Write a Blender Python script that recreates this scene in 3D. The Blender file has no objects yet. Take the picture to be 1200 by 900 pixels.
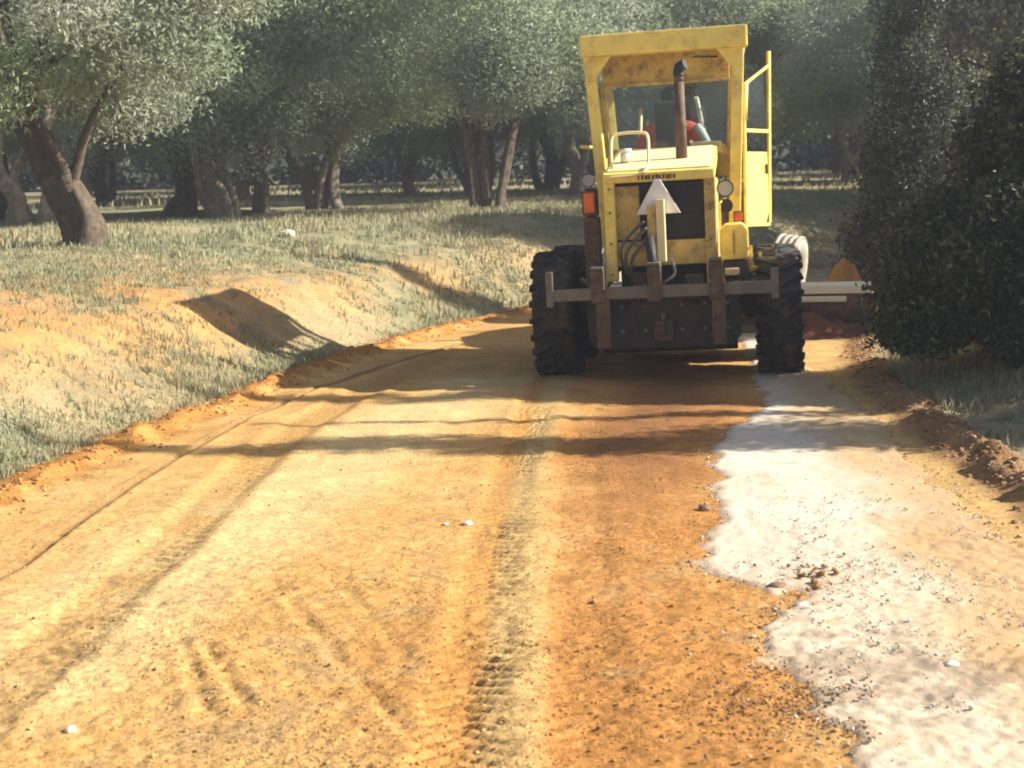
import bpy, bmesh, math, random
import numpy as np
from mathutils import Vector, Matrix, Euler
R = math.radians
sc = bpy.context.scene
COL = sc.collection
rng = np.random.default_rng(7)
random.seed(7)

# ------------------------------------------------------------ camera
CAM = Vector((0, 0, 1.84))
PITCH, YAW, ROLL, FOC = 7.5, 3.28, 1.5, 50.0
cam_d = bpy.data.cameras.new('camera')
cam_d.lens = FOC; cam_d.sensor_width = 36; cam_d.clip_end = 2000; cam_d.clip_start = 0.1
cam_d.dof.use_dof = True; cam_d.dof.focus_distance = 10.5; cam_d.dof.aperture_fstop = 5.0
cam = bpy.data.objects.new('camera', cam_d); COL.objects.link(cam)
CM = (Matrix.Rotation(R(YAW), 3, 'Z') @ Matrix.Rotation(R(90 - PITCH), 3, 'X') @ Matrix.Rotation(R(-ROLL), 3, 'Z'))
cam.matrix_world = Matrix.Translation(CAM) @ CM.to_4x4()
sc.camera = cam
# ------------------------------------------------------------ sky, sun, exposure
SUN_EL, SUN_AZ = 31.0, 2.0          # azimuth: degrees forward of due right
w = bpy.data.worlds.new('World'); sc.world = w; w.use_nodes = True
nt = w.node_tree; bg = nt.nodes['Background']
sky = nt.nodes.new('ShaderNodeTexSky'); sky.sky_type = 'NISHITA'; sky.sun_disc = False
sky.sun_elevation = R(SUN_EL); sky.sun_rotation = R(90 - SUN_AZ)
sky.dust_density = 2.5; sky.air_density = 1.0
nt.links.new(sky.outputs[0], bg.inputs[0]); bg.inputs[1].default_value = 0.05
sd = bpy.data.lights.new('sun', 'SUN'); sd.energy = 5.0; sd.angle = R(0.55); sd.color = (1, .94, .82)
so = bpy.data.objects.new('sun', sd); COL.objects.link(so)
sv = Vector((math.cos(R(SUN_EL)) * math.cos(R(SUN_AZ)), math.cos(R(SUN_EL)) * math.sin(R(SUN_AZ)), math.sin(R(SUN_EL))))
so.rotation_euler = sv.to_track_quat('Z', 'Y').to_euler(); so.location = (20, 0, 20)
sc.view_settings.view_transform = 'Standard'; sc.view_settings.look = 'None'
sc.view_settings.exposure = 1.38; sc.view_settings.gamma = 1
sc.cycles.filter_width = 2.0

# ------------------------------------------------------------ helpers
def tag(o, label=None, cat=None, group=None, kind=None):
    if label: o['label'] = label
    if cat: o['category'] = cat
    if group: o['group'] = group
    if kind: o['kind'] = kind
    return o
def empty(name, loc=(0, 0, 0), parent=None):
    o = bpy.data.objects.new(name, None); COL.objects.link(o); o.location = loc
    o.empty_display_size = .2
    if parent: o.parent = parent
    return o
def link(name, me, mat=None, parent=None):
    o = bpy.data.objects.new(name, me); COL.objects.link(o)
    if mat is not None and not me.materials: me.materials.append(mat)
    if parent is not None: o.parent = parent
    return o
def np_mesh(name, verts, faces, col=None, smooth=True):
    """verts (n,3), faces (m,k) int, col (n,3) vertex colour"""
    verts = np.asarray(verts, dtype=np.float32); faces = np.asarray(faces, dtype=np.int32)
    me = bpy.data.meshes.new(name)
    n, (m, k) = len(verts), faces.shape
    me.vertices.add(n); me.vertices.foreach_set('co', verts.ravel())
    me.loops.add(m * k); me.loops.foreach_set('vertex_index', faces.ravel())
    me.polygons.add(m)
    me.polygons.foreach_set('loop_start', np.arange(0, m * k, k, dtype=np.int32))
    me.polygons.foreach_set('use_smooth', np.full(m, smooth))
    me.update(calc_edges=True)
    if col is not None:
        a = me.color_attributes.new('tint', 'FLOAT_COLOR', 'POINT')
        c = np.ones((n, 4), dtype=np.float32); c[:, :3] = col
        a.data.foreach_set('color', c.ravel())
    return me
_perm = np.random.default_rng(3).random((512, 512))
def vnoise(x, y):
    x = np.asarray(x, float); y = np.asarray(y, float)
    xi = np.floor(x).astype(int); yi = np.floor(y).astype(int); fx = x - xi; fy = y - yi
    fx = fx * fx * (3 - 2 * fx); fy = fy * fy * (3 - 2 * fy)
    g = lambda a, b: _perm[a % 512, b % 512]
    return (g(xi, yi) * (1 - fx) * (1 - fy) + g(xi + 1, yi) * fx * (1 - fy) + g(xi, yi + 1) * (1 - fx) * fy + g(xi + 1, yi + 1) * fx * fy) - .5
def fbm(x, y, s=1.0, o=4, seed=0):
    v = 0; a = 1.0
    for i in range(o):
        v = v + a * vnoise(x * s + 17.3 * i + seed * 31.7, y * s + 9.1 * i + seed * 11.3); a *= .5; s *= 2.03
    return v
def sstep(a, b, x):
    t = np.clip((x - a) / (b - a), 0, 1); return t * t * (3 - 2 * t)

# materials
def new_mat(name):
    m = bpy.data.materials.new(name); m.use_nodes = True
    return m, m.node_tree, m.node_tree.nodes['Principled BSDF']
def mat(name, col, rough=.6, metal=0, var=.15, scale=6, bump=0, bscale=40, dirt=None, dirt_amt=.5, spec=.4, dscale=3.0):
    m, t, b = new_mat(name); N = t.nodes; L = t.links
    tc = N.new('ShaderNodeTexCoord')
    no = N.new('ShaderNodeTexNoise'); no.inputs['Scale'].default_value = scale; no.inputs['Detail'].default_value = 6
    L.new(tc.outputs['Object'], no.inputs['Vector'])
    r = N.new('ShaderNodeMapRange'); r.inputs[1].default_value = .3; r.inputs[2].default_value = .7
    r.inputs[3].default_value = 1 - var; r.inputs[4].default_value = 1 + var
    L.new(no.outputs[0], r.inputs[0])
    mx = N.new('ShaderNodeVectorMath'); mx.operation = 'SCALE'; mx.inputs[0].default_value = col[:3]
    L.new(r.outputs[0], mx.inputs['Scale'])
    out = mx.outputs[0]
    if dirt:
        n2 = N.new('ShaderNodeTexNoise'); n2.inputs['Scale'].default_value = dscale; n2.inputs['Detail'].default_value = 9; n2.inputs['Roughness'].default_value = .7
        L.new(tc.outputs['Object'], n2.inputs['Vector'])
        r2 = N.new('ShaderNodeMapRange'); r2.inputs[1].default_value = .48; r2.inputs[2].default_value = .66; r2.inputs[4].default_value = dirt_amt
        L.new(n2.outputs[0], r2.inputs[0])
        m2 = N.new('ShaderNodeMix'); m2.data_type = 'RGBA'; m2.inputs[7].default_value = (*dirt, 1)
        L.new(r2.outputs[0], m2.inputs[0]); L.new(out, m2.inputs[6]); out = m2.outputs[2]
    L.new(out, b.inputs['Base Color'])
    b.inputs['Roughness'].default_value = rough; b.inputs['Metallic'].default_value = metal
    b.inputs['Specular IOR Level'].default_value = spec
    if bump:
        n3 = N.new('ShaderNodeTexNoise'); n3.inputs['Scale'].default_value = bscale; n3.inputs['Detail'].default_value = 5
        L.new(tc.outputs['Object'], n3.inputs['Vector'])
        bp = N.new('ShaderNodeBump'); bp.inputs['Strength'].default_value = bump; bp.inputs['Distance'].default_value = .02
        L.new(n3.outputs[0], bp.inputs['Height']); L.new(bp.outputs[0], b.inputs['Normal'])
    return m
def tint_mat(name, rough=.9, fine=.35, fscale=30, bump=.5, bscale=60, bdist=.02, spec=.15, trans=0, two=None):
    """colour comes from the mesh's own tint, with finer procedural grain on top"""
    m, t, b = new_mat(name); N = t.nodes; L = t.links
    at = N.new('ShaderNodeAttribute'); at.attribute_name = 'tint'
    out = at.outputs['Color']
    if fine:
        tc = N.new('ShaderNodeTexCoord')
        no = N.new('ShaderNodeTexNoise'); no.inputs['Scale'].default_value = fscale; no.inputs['Detail'].default_value = 9; no.inputs['Roughness'].default_value = .72
        L.new(tc.outputs['Object'], no.inputs['Vector'])
        r = N.new('ShaderNodeMapRange'); r.inputs[1].default_value = .3; r.inputs[2].default_value = .7
        r.inputs[3].default_value = 1 - fine; r.inputs[4].default_value = 1 + fine
        L.new(no.outputs[0], r.inputs[0])
        mx = N.new('ShaderNodeVectorMath'); mx.operation = 'SCALE'
        L.new(out, mx.inputs[0]); L.new(r.outputs[0], mx.inputs['Scale']); out = mx.outputs[0]
        if bump:
            n3 = N.new('ShaderNodeTexNoise'); n3.inputs['Scale'].default_value = bscale; n3.inputs['Detail'].default_value = 8; n3.inputs['Roughness'].default_value = .7
            L.new(tc.outputs['Object'], n3.inputs['Vector'])
            bp = N.new('ShaderNodeBump'); bp.inputs['Strength'].default_value = bump; bp.inputs['Distance'].default_value = bdist
            L.new(n3.outputs[0], bp.inputs['Height']); L.new(bp.outputs[0], b.inputs['Normal'])
    if two:
        ge = N.new('ShaderNodeNewGeometry'); m2 = N.new('ShaderNodeMix'); m2.data_type = 'RGBA'; m2.inputs[7].default_value = (*two, 1)
        mm = N.new('ShaderNodeMath'); mm.operation = 'MULTIPLY'; mm.inputs[1].default_value = .55
        L.new(ge.outputs['Backfacing'], mm.inputs[0]); L.new(mm.outputs[0], m2.inputs[0]); L.new(out, m2.inputs[6]); out = m2.outputs[2]
    L.new(out, b.inputs['Base Color'])
    b.inputs['Roughness'].default_value = rough; b.inputs['Specular IOR Level'].default_value = spec
    if trans:
        tr = N.new('ShaderNodeBsdfTranslucent'); ms = N.new('ShaderNodeMixShader'); ms.inputs[0].default_value = trans
        L.new(out, tr.inputs[0]); L.new(b.outputs[0], ms.inputs[1]); L.new(tr.outputs[0], ms.inputs[2])
        L.new(ms.outputs[0], t.nodes['Material Output'].inputs['Surface'])
    return m

M = {}
M['earth'] = tint_mat('earth', .95, .40, 34, .6, 55, .03)
M['gravel'] = tint_mat('gravel', .95, .16, 60, .5, 90, .02)
M['clod'] = tint_mat('clod', .95, .25, 30, .4, 60, .02)
M['grass'] = tint_mat('grass', .8, 0, trans=.25)
M['leaf'] = tint_mat('leaf', .55, 0, trans=.42, spec=.35, two=(.23, .25, .17))
M['bush_leaf'] = tint_mat('bush_leaf', .5, 0, trans=.28, spec=.35)
M['bark'] = mat('bark', (.095, .070, .048), .95, var=.45, scale=9, bump=1.0, bscale=14, dirt=(.07, .055, .045), dirt_amt=.8, dscale=5)
M['bark_pale'] = mat('bark_pale', (.20, .165, .125), .95, var=.4, scale=9, bump=1.0, bscale=14, dirt=(.12, .10, .08), dirt_amt=.7, dscale=5)
M['yellow'] = mat('yellow_paint', (.90, .69, .17), .42, var=.07, scale=5, dirt=(.42, .26, .10), dirt_amt=.6, dscale=4.5, bump=.08, bscale=20)
M['yellow_old'] = mat('old_yellow_paint', (.56, .40, .12), .6, var=.2, scale=6, dirt=(.17, .10, .06), dirt_amt=.9, dscale=7, bump=.15)
M['dusty'] = mat('dusty_yellow_paint', (.86, .70, .36), .55, var=.05, scale=4, dirt=(.80, .68, .46), dirt_amt=.6, dscale=3)
M['dark'] = mat('greasy_dark_metal', (.030, .026, .027), .65, var=.4, scale=8, dirt=(.08, .055, .04), dirt_amt=.6, dscale=5, bump=.3)
M['black'] = mat('black_metal', (.02, .02, .022), .5, var=.3)
M['rust'] = mat('rusty_steel', (.12, .075, .052), .8, var=.45, scale=14, dirt=(.07, .04, .035), dirt_amt=.7, dscale=8, bump=.3)
M['steel'] = mat('worn_steel', (.17, .15, .135), .7, .1, var=.2, scale=10, dirt=(.28, .18, .10), dirt_amt=.6)
M['pale'] = mat('pale_faded_paint', (.72, .70, .62), .6, var=.1, scale=6, dirt=(.45, .40, .32), dirt_amt=.5)
M['rubber'] = mat('tyre_rubber', (.022, .021, .022), .85, var=.3, scale=8, dirt=(.15, .10, .06), dirt_amt=.55, dscale=6, bump=.2)
M['dusty_rubber'] = mat('dust_covered_rubber', (.36, .33, .28), .95, var=.2, scale=7, dirt=(.22, .18, .14), dirt_amt=.6, dscale=6, bump=.2)
M['lens'] = mat('orange_red_lens', (.75, .16, .04), .3, var=.15)
M['lens_grey'] = mat('grey_lamp_glass', (.35, .36, .40), .25, var=.1)
M['sign'] = mat('warning_white', (.82, .80, .82), .5, var=.05, scale=9, dirt=(.6, .52, .5), dirt_amt=.4)
M['sign_rim'] = mat('warning_border', (.72, .55, .52), .5, var=.1)
M['hose'] = mat('rubber_hose', (.09, .085, .08), .55, var=.2)
M['letter'] = mat('worn_dark_lettering', (.12, .07, .04), .7, var=.3, scale=30)
M['seat'] = mat('dark_vinyl', (.03, .03, .034), .6, var=.2)
M['jacket'] = mat('red_jacket', (.60, .08, .06), .85, var=.2, scale=8)
M['jacket_pale'] = mat('pale_sleeve_stripe', (.62, .62, .64), .85, var=.1)
M['trousers'] = mat('dark_trousers', (.04, .045, .07), .9)
M['skin'] = mat('skin', (.42, .24, .16), .55, var=.06)
M['hair'] = mat('dark_hair', (.015, .012, .012), .7, var=.2)
def glass_mat():
    m, t, b = new_mat('window_glass'); N = t.nodes; L = t.links
    tr = N.new('ShaderNodeBsdfTransparent'); tr.inputs[0].default_value = (.86, .90, .90, 1)
    gl = N.new('ShaderNodeBsdfGlossy'); gl.inputs['Roughness'].default_value = .08
    ms = N.new('ShaderNodeMixShader'); ms.inputs[0].default_value = .07; L.new(tr.outputs[0], ms.inputs[1]); L.new(gl.outputs[0], ms.inputs[2])
    L.new(ms.outputs[0], t.nodes['Material Output'].inputs['Surface'])
    return m
M['glass'] = glass_mat()

# ------------------------------------------------------------ terrain
_ky = np.array([-60, -20, 0, 6, 9.1, 11.3, 14.5, 17, 19.5, 22, 25, 30, 40, 60, 300.])
_kl = np.array([-4.6, -4.4, -4.1, -3.95, -3.77, -3.6, -3.1, -2.7, -2.05, -1.0, 1.2, 6, 17, 45, 400.])
_kr = np.array([2.0, 2.1, 2.35, 2.40, 2.46, 2.50, 2.70, 3.1, 4.2, 6.2, 9.6, 15, 27, 56, 415.])
_yy = np.linspace(-60, 300, 7201)
def _smooth(k):
    v = np.interp(_yy, _ky, k); w_ = np.hanning(41); w_ /= w_.sum()
    return np.convolve(np.pad(v, 20, 'edge'), w_, 'valid')
_L, _Rr = _smooth(_kl), _smooth(_kr)
def xL(y): return np.interp(y, _yy, _L) + .10 * fbm(y, y * 0, .9, 3, 5) * sstep(60, 30, y)
def xR(y): return np.interp(y, _yy, _Rr) + .12 * fbm(y, y * 0, .9, 3, 8) * sstep(60, 30, y)
def H0(x, y):
    x = np.asarray(x, float); y = np.asarray(y, float)
    sl = xL(y) - x; sr = x - xR(y)
    g = .030 * (np.sqrt((y - 21) ** 2 + 9) + (y - 21)) / 2
    g = np.where(y > 120, g - .03 * (y - 120) * .8, g)
    hy = np.clip(y - 84, 0, 130); g = g + .17 * hy * (1 + .3 * fbm(x, y, .03, 2, 15)) * sstep(0, 25, hy)
    lump = 1 + 1.3 * fbm(x, y, 5, 3, 2)
    wv = .7 * fbm(y, x * 0, .35, 2, 3)
    bank = .80 * sstep(.05, 2.0 + wv, sl) + .42 * sstep(1.2, 4.6 + wv, sl)
    g = g + bank + .16 * fbm(x, y, .45, 3, 4) * sstep(.3, 2, sl) + .05 * fbm(x, y, 3, 3, 9) * sstep(.1, .8, sl)
    g = g + np.exp(-((sl - .06) / .15) ** 2) * .065 * np.clip(lump, .2, 2)
    g = g + .38 * sstep(.2, 2.0, sr) + .14 * fbm(x, y, .5, 3, 6) * sstep(.3, 2, sr) + .04 * fbm(x, y, 3, 3, 10) * sstep(.2, .8, sr)
    g = g + np.exp(-((sr - .16) / .18) ** 2) * (.04 + .06 * sstep(14, 11, y)) * np.clip(lump, .3, 2)
    return g
def ray(px, py):
    d = CM @ Vector(((px - 600) / 1200 * 36 / FOC, -(py - 450) / 1200 * 36 / FOC, -1)); return d
def hit(px, py, far=150):
    """where the view through a photograph pixel meets the terrain (used to read positions off the photograph)"""
    d = ray(px, py); t = 3.0
    while t < far:
        p = CAM + d * t
        if p.z < float(H0(p.x, p.y)): break
        t += .03 if t < 30 else .15
    return p.x, p.y, float(H0(p.x, p.y))
def at(px, py, Y):
    d = ray(px, py); p = CAM + d * (Y / d.y); return p
def road_pts(l):
    out = []
    for px, py in l:
        d = ray(px, py); t = CAM.z / -d.z; out.append((d.x * t, d.y * t))
    return np.array(out)
def poly_dist(x, y, P):
    """distance to polyline, arc length, signed side"""
    best = np.full(x.shape, 1e9); arc = np.zeros(x.shape); side = np.zeros(x.shape); s0 = 0
    for (ax, ay), (bx, by) in zip(P[:-1], P[1:]):
        dx, dy = bx - ax, by - ay; l = math.hypot(dx, dy)
        t = np.clip(((x - ax) * dx + (y - ay) * dy) / l ** 2, 0, 1)
        d = np.hypot(x - ax - t * dx, y - ay - t * dy); m = d < best
        best = np.where(m, d, best); arc = np.where(m, s0 + t * l, arc)
        side = np.where(m, np.sign((x - ax) * dy - (y - ay) * dx), side); s0 += l
    return best, arc, side
def resample(P, n=14):
    P = np.asarray(P); s = np.r_[0, np.cumsum(np.hypot(*np.diff(P, axis=0).T))]
    # smooth with Catmull-like interpolation
    u = np.linspace(0, s[-1], n)
    x = np.interp(u, s, P[:, 0]); y = np.interp(u, s, P[:, 1])
    for _ in range(1):
        x[1:-1] = (x[:-2] + 2 * x[1:-1] + x[2:]) / 4; y[1:-1] = (y[:-2] + 2 * y[1:-1] + y[2:]) / 4
    return np.c_[x, y]
T_thin = resample(road_pts([(-260, 830), (0, 680), (120, 592), (230, 522), (330, 470), (420, 440), (540, 405)]))
T_left = resample(road_pts([(-120, 900), (50, 770), (150, 680), (250, 590), (330, 512), (420, 458), (520, 420)]))
T_mid = resample(road_pts([(520, 1000), (535, 900), (553, 780), (577, 650), (597, 560), (625, 480), (650, 440)]))
T_smooth = resample(road_pts([(585, 1000), (595, 900), (605, 760), (610, 650), (622, 560), (645, 470), (660, 440)]))
T_right = resample(road_pts([(690, 1000), (690, 900), (688, 760), (680, 650), (678, 560), (690, 480)]))
G1 = resample(road_pts([(215, 750), (228, 790), (246, 838)]), 6)
G2 = resample(road_pts([(236, 750), (262, 790), (292, 828)]), 6)
G3 = resample(road_pts([(330, 700), (400, 770), (450, 830), (500, 885)]), 8)
G4 = resample(road_pts([(400, 690), (470, 760), (520, 810)]), 8)
GRAVEL = road_pts([(930, 455), (905, 478), (862, 500), (838, 530), (846, 560), (838, 585), (845, 610), (818, 640), (828, 665), (880, 688),
                   (905, 698), (935, 690), (950, 700), (918, 715), (912, 760), (930, 800), (960, 830), (1030, 850), (1020, 900), (1000, 1000), (1500, 1000),
                   (1290, 690), (1200, 662), (1130, 600), (1060, 545), (1025, 500), (1004, 478), (1010, 455)])
GRAVEL2 = [(x, y) for x, y in GRAVEL]
GRAVEL2 = np.array([(1.9, 19.5), (1.75, 15.5)] + GRAVEL2[1:-1] + [(2.15, 15.5), (2.6, 17.5), (3.4, 19.5)])
def inside(x, y, P):
    c = np.zeros(x.shape, bool)
    for (ax, ay), (bx, by) in zip(P, np.roll(P, -1, axis=0)):
        k = ((ay > y) != (by > y)) & (x < (bx - ax) * (y - ay) / (by - ay + 1e-12) + ax); c ^= k
    return c
def gravel_sd(x, y):
    d, _, _ = poly_dist(x, y, np.vstack([GRAVEL2, GRAVEL2[:1]]))
    return np.where(inside(x, y, GRAVEL2), d, -d) + .05 + .13 * fbm(x, y, 3, 3, 12) + .05 * fbm(x, y, 13, 4, 13)
def road_detail(x, y):
    """ruts, tread prints and blade marks pressed into the graded soil"""
    h = .030 * fbm(x, y, 1.1, 3, 20) + .005 * fbm(x, y, 6, 3, 21)
    rough = sstep(9.5, 5.5, y + 1.2 * fbm(x, y, .8, 2, 22)) * sstep(-2.8, -1.5, x + .3 * y - 1) 
    h = h + rough * (.009 * fbm(x, y, 13, 3, 23) + .011 * fbm(x, y, 34, 3, 24)) + .002 * fbm(x, y, 30, 2, 25)
    # blade striations along the travel direction
    h = h + .003 * vnoise(x * 14, y * .6) * sstep(20, 8, y)
    def track(P, wd, depth, ribs=0, pitch=.16, chev=.6):
        d, a, s = poly_dist(x, y, P)
        wob = wd * (1 + .25 * fbm(x, y, 2, 2, 30))
        m = 1 - sstep(wob * .55, wob * 1.3, d)
        r = -depth * m + depth * .28 * np.exp(-((d - wob * 1.2) / (.05 + wd * .12)) ** 2)
        if ribs:
            ph = (a + chev * d + .05 * fbm(x, y, 4, 2, 34)) / pitch
            fade = np.clip(.55 + 1.6 * fbm(x, y, 1.3, 2, 31), 0, 1)
            r = r + m * ribs * fade * (sstep(.42, .56, np.abs((ph % 1) * 2 - 1)) - .5)
        return r
    h = h + track(T_thin, .035, .022) + track(T_left, .19, .022, .012, .12)
    h = h + track(T_mid, .17, .012, .015, .10) + track(T_right, .16, .009, .008, .11)
    d, a, s = poly_dist(x, y, T_smooth); h = h + .012 * np.exp(-(d / .13) ** 2)
    for P, wd, dp in ((G1, .030, .009), (G2, .028, .013), (G3, .03, .009), (G4, .03, .006)):
        d, a, s = poly_dist(x, y, P); en = sstep(0, .15, a) * sstep(P_len(P), P_len(P) - .15, a)
        en = en * np.clip(.9 + .8 * fbm(x, y, 7, 3, 33), .3, 1.4); h = h + en * (-dp * np.exp(-(d / wd) ** 2) + dp * .5 * np.exp(-((d - wd * 2.2) / wd) ** 2))
    return h
def P_len(P): return float(np.hypot(*np.diff(P, axis=0).T).sum())
def H(x, y):
    x = np.asarray(x, float); y = np.asarray(y, float)
    win = sstep(0, .35, x - xL(y)) * sstep(0, .3, xR(y) - x) * sstep(26, 18, y)
    return H0(x, y) + road_detail(x, y) * win
def mixc(a, b, t): return a + (np.asarray(b) - a) * np.clip(t, 0, 1)[..., None]
def soil_colour(x, y):
    n = fbm(x, y, .9, 4, 40); n2 = fbm(x, y, 5, 4, 41)
    c = np.ones(x.shape + (3,)) * np.array([.66, .385, .135])
    pale = np.array([.78, .56, .27]); orange = np.array([.53, .235, .065]); moist = np.array([.30, .135, .055])
    pl = road_pts([(60, 740), (330, 560), (420, 640), (380, 480), (200, 620)])
    dl, _, _ = poly_dist(x, y, resample(road_pts([(0, 800), (150, 690), (300, 600), (420, 530), (560, 450)]), 8))
    c = mixc(c, pale, sstep(.9, .1, dl) * .85 + n * .5)
    dt, _, _ = poly_dist(x, y, T_left); c = mixc(c, [.52, .30, .10], sstep(.28, .1, dt) * (.6 + n2 * .8))
    dt, _, _ = poly_dist(x, y, T_thin); c = mixc(c, [.30, .18, .07], sstep(.09, .03, dt) * .8)
    # the strip right of the middle is fresher, moister soil
    dr, _, _ = poly_dist(x, y, resample(road_pts([(760, 1100), (760, 850), (755, 700), (745, 600), (745, 530), (760, 480), (800, 450)]), 8))
    c = mixc(c, orange, sstep(1.35, .25, dr + .55 * n + .25 * n2) * .85)
    c = mixc(c, moist, sstep(.75, .1, dr + .5 * n) * sstep(7.2, 10.0, y + .8 * n) * .8)
    c = mixc(c, [.36, .24, .12], sstep(.1, .45, n2) * sstep(9, 6, y) * .55)
    dt, _, _ = poly_dist(x, y, T_mid); c = mixc(c, [.56, .29, .085], sstep(.24, .1, dt) * (.6 + n2 * .7))
    dt, _, _ = poly_dist(x, y, T_smooth); c = mixc(c, [.66, .45, .19], sstep(.17, .06, dt) * .8)
    # strip between gravel and berm
    sr = xR(y) - x
    c = mixc(c, [.66, .42, .17], sstep(1.2, .5, sr) * .8)
    # crumbly edges
    sl = x - xL(y)
    c = mixc(c, [.50, .24, .06], sstep(.32, .0, sl + .5 * n2 * .4) * .95)
    c = mixc(c, [.30, .15, .07], sstep(.22, .0, sr) * .8)
    c = mixc(c, [.52, .40, .24], sstep(22, 30, y))
    return np.clip(c * .78 * (1 + .24 * n2 + .26 * fbm(x, y, 19, 3, 44) * sstep(12, 7, y))[..., None], .02, .9)
def side_colour(x, y, left):
    n = fbm(x, y, .5, 4, 50); n2 = fbm(x, y, 4, 4, 51); n3 = fbm(x, y, 1.6, 3, 52)
    straw = np.array([.44, .37, .22]); green = np.array([.27, .28, .17]); orange = np.array([.62, .34, .13])
    c = np.ones(x.shape + (3,)) * straw
    c = mixc(c, green, .35 + n * 1.6)
    s = (xL(y) - x) if left else (x - xR(y))
    if left:
        om = np.exp(-((s - 2.0 - .4 * n3) / 1.3) ** 2) * sstep(21, 15, y) + np.exp(-((s - 1.5) / .8) ** 2) * sstep(17, 19, y) * sstep(27, 22, y) * .4
        c = mixc(c, orange, om * (1.0 + 1.3 * n3 + .8 * n2))
        c = mixc(c, [.30, .32, .22], np.exp(-((s - .85) / .5) ** 2) * sstep(14, 9, y) * .7)
    c = mixc(c, [.50, .23, .06] if left else [.38, .21, .10], sstep(.38, .16, s + .25 * n2) * .95)
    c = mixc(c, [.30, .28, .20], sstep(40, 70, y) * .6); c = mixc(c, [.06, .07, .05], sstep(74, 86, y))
    return np.clip(c * .70 * (1 + .3 * n2)[..., None], .02, .9)

def ysamples():
    ys = [-60., -40, -25, -14, -8, -4, -1, 1.5, 3]
    y = 3.9
    while y < 24: ys.append(y); y += .0026 * y if y > 4 else .012
    while y < 60: ys.append(y); y += .006 * y
    while y < 300: ys.append(y); y += .04 * y
    return np.array(ys)
YS = ysamples()
def grid_faces(nr, nc):
    i = np.arange(nr * nc).reshape(nr, nc)
    return np.c_[i[:-1, :-1].ravel(), i[:-1, 1:].ravel(), i[1:, 1:].ravel(), i[1:, :-1].ravel()]
us = np.linspace(0, 1, 420)
l, r_ = xL(YS), xR(YS)
X = l[:, None] + (r_ - l)[:, None] * us[None, :]; Y = np.repeat(YS[:, None], len(us), 1)
Z = H(X, Y)
me = np_mesh('dirt_road', np.c_[X.ravel(), Y.ravel(), Z.ravel()], grid_faces(*X.shape), soil_colour(X, Y).reshape(-1, 3))
tag(link('dirt_road', me, M['earth']), kind='structure')
def side_strip(name, left):
    ss = [0.]; st = .03
    while ss[-1] < 700: ss.append(ss[-1] + st); st = st * (1.02 if ss[-1] < 4 else 1.08)
    ss = np.array(ss); ys = YS  # same samples as the road so that the edges meet
    e = xL(ys) if left else xR(ys)
    X = e[:, None] + (-1 if left else 1) * ss[None, :]; Y = np.repeat(ys[:, None], len(ss), 1)
    Z = H(X, Y); f = grid_faces(*X.shape)
    if left: f = f[:, ::-1]
    me = np_mesh(name, np.c_[X.ravel(), Y.ravel(), Z.ravel()], f, side_colour(X, Y, left).reshape(-1, 3))
    return tag(link(name, me, M['earth']), kind='structure')
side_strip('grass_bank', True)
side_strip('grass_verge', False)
# pale gravel sheet spread on the right of the road
gx = np.linspace(-.3, 3.6, 260)
gy = [3.5]
while gy[-1] < 19.5: gy.append(gy[-1] + max(.012, .0026 * gy[-1]))
gy = np.array(gy)
X, Y = np.meshgrid(gx, gy)
sdv = gravel_sd(X, Y)
edge_r = xR(Y) - X
sdv = np.minimum(sdv, edge_r - .15)
Z = H(X, Y) * 1.0 + np.clip(-.010 + .022 * sstep(-.04, .07, sdv), -.010, .012) + .004 * fbm(X, Y, 14, 3, 60)
n = fbm(X, Y, 1.2, 4, 61); n2 = fbm(X, Y, 7, 4, 62)
c = np.ones(X.shape + (3,)) * np.array([.61, .55, .46])
c = mixc(c, [.45, .32, .18], sstep(10.0, 6.0, Y + 1.5 * n) * .42 + .15 * n2)
c = mixc(c, [.47, .29, .12], sstep(1.1, .6, edge_r + .3 * n) * .75)
cd = np.hypot((X - 1.02) / .62, (Y - 5.25) / .42)
c = mixc(c, [.20, .11, .055], sstep(.8, .2, cd + 2.2 * n2 + .8 * n) * .4)
c = mixc(c, [.36, .20, .09], sstep(.12, .0, sdv) * .5 + sstep(.15, .5, n2) * .35)
f = grid_faces(*X.shape); keep = (sdv.ravel()[f] > -.09).any(1)
f = f[keep]; used = np.unique(f); rm = np.full(X.size, -1); rm[used] = np.arange(len(used))
me = np_mesh('gravel_layer', np.c_[X.ravel(), Y.ravel(), Z.ravel()][used], rm[f], np.clip(c.reshape(-1, 3)[used] * (1 + .12 * n2.ravel()[used])[:, None], .05, .9))
tag(link('gravel_layer', me, M['gravel']), kind='structure')

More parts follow.
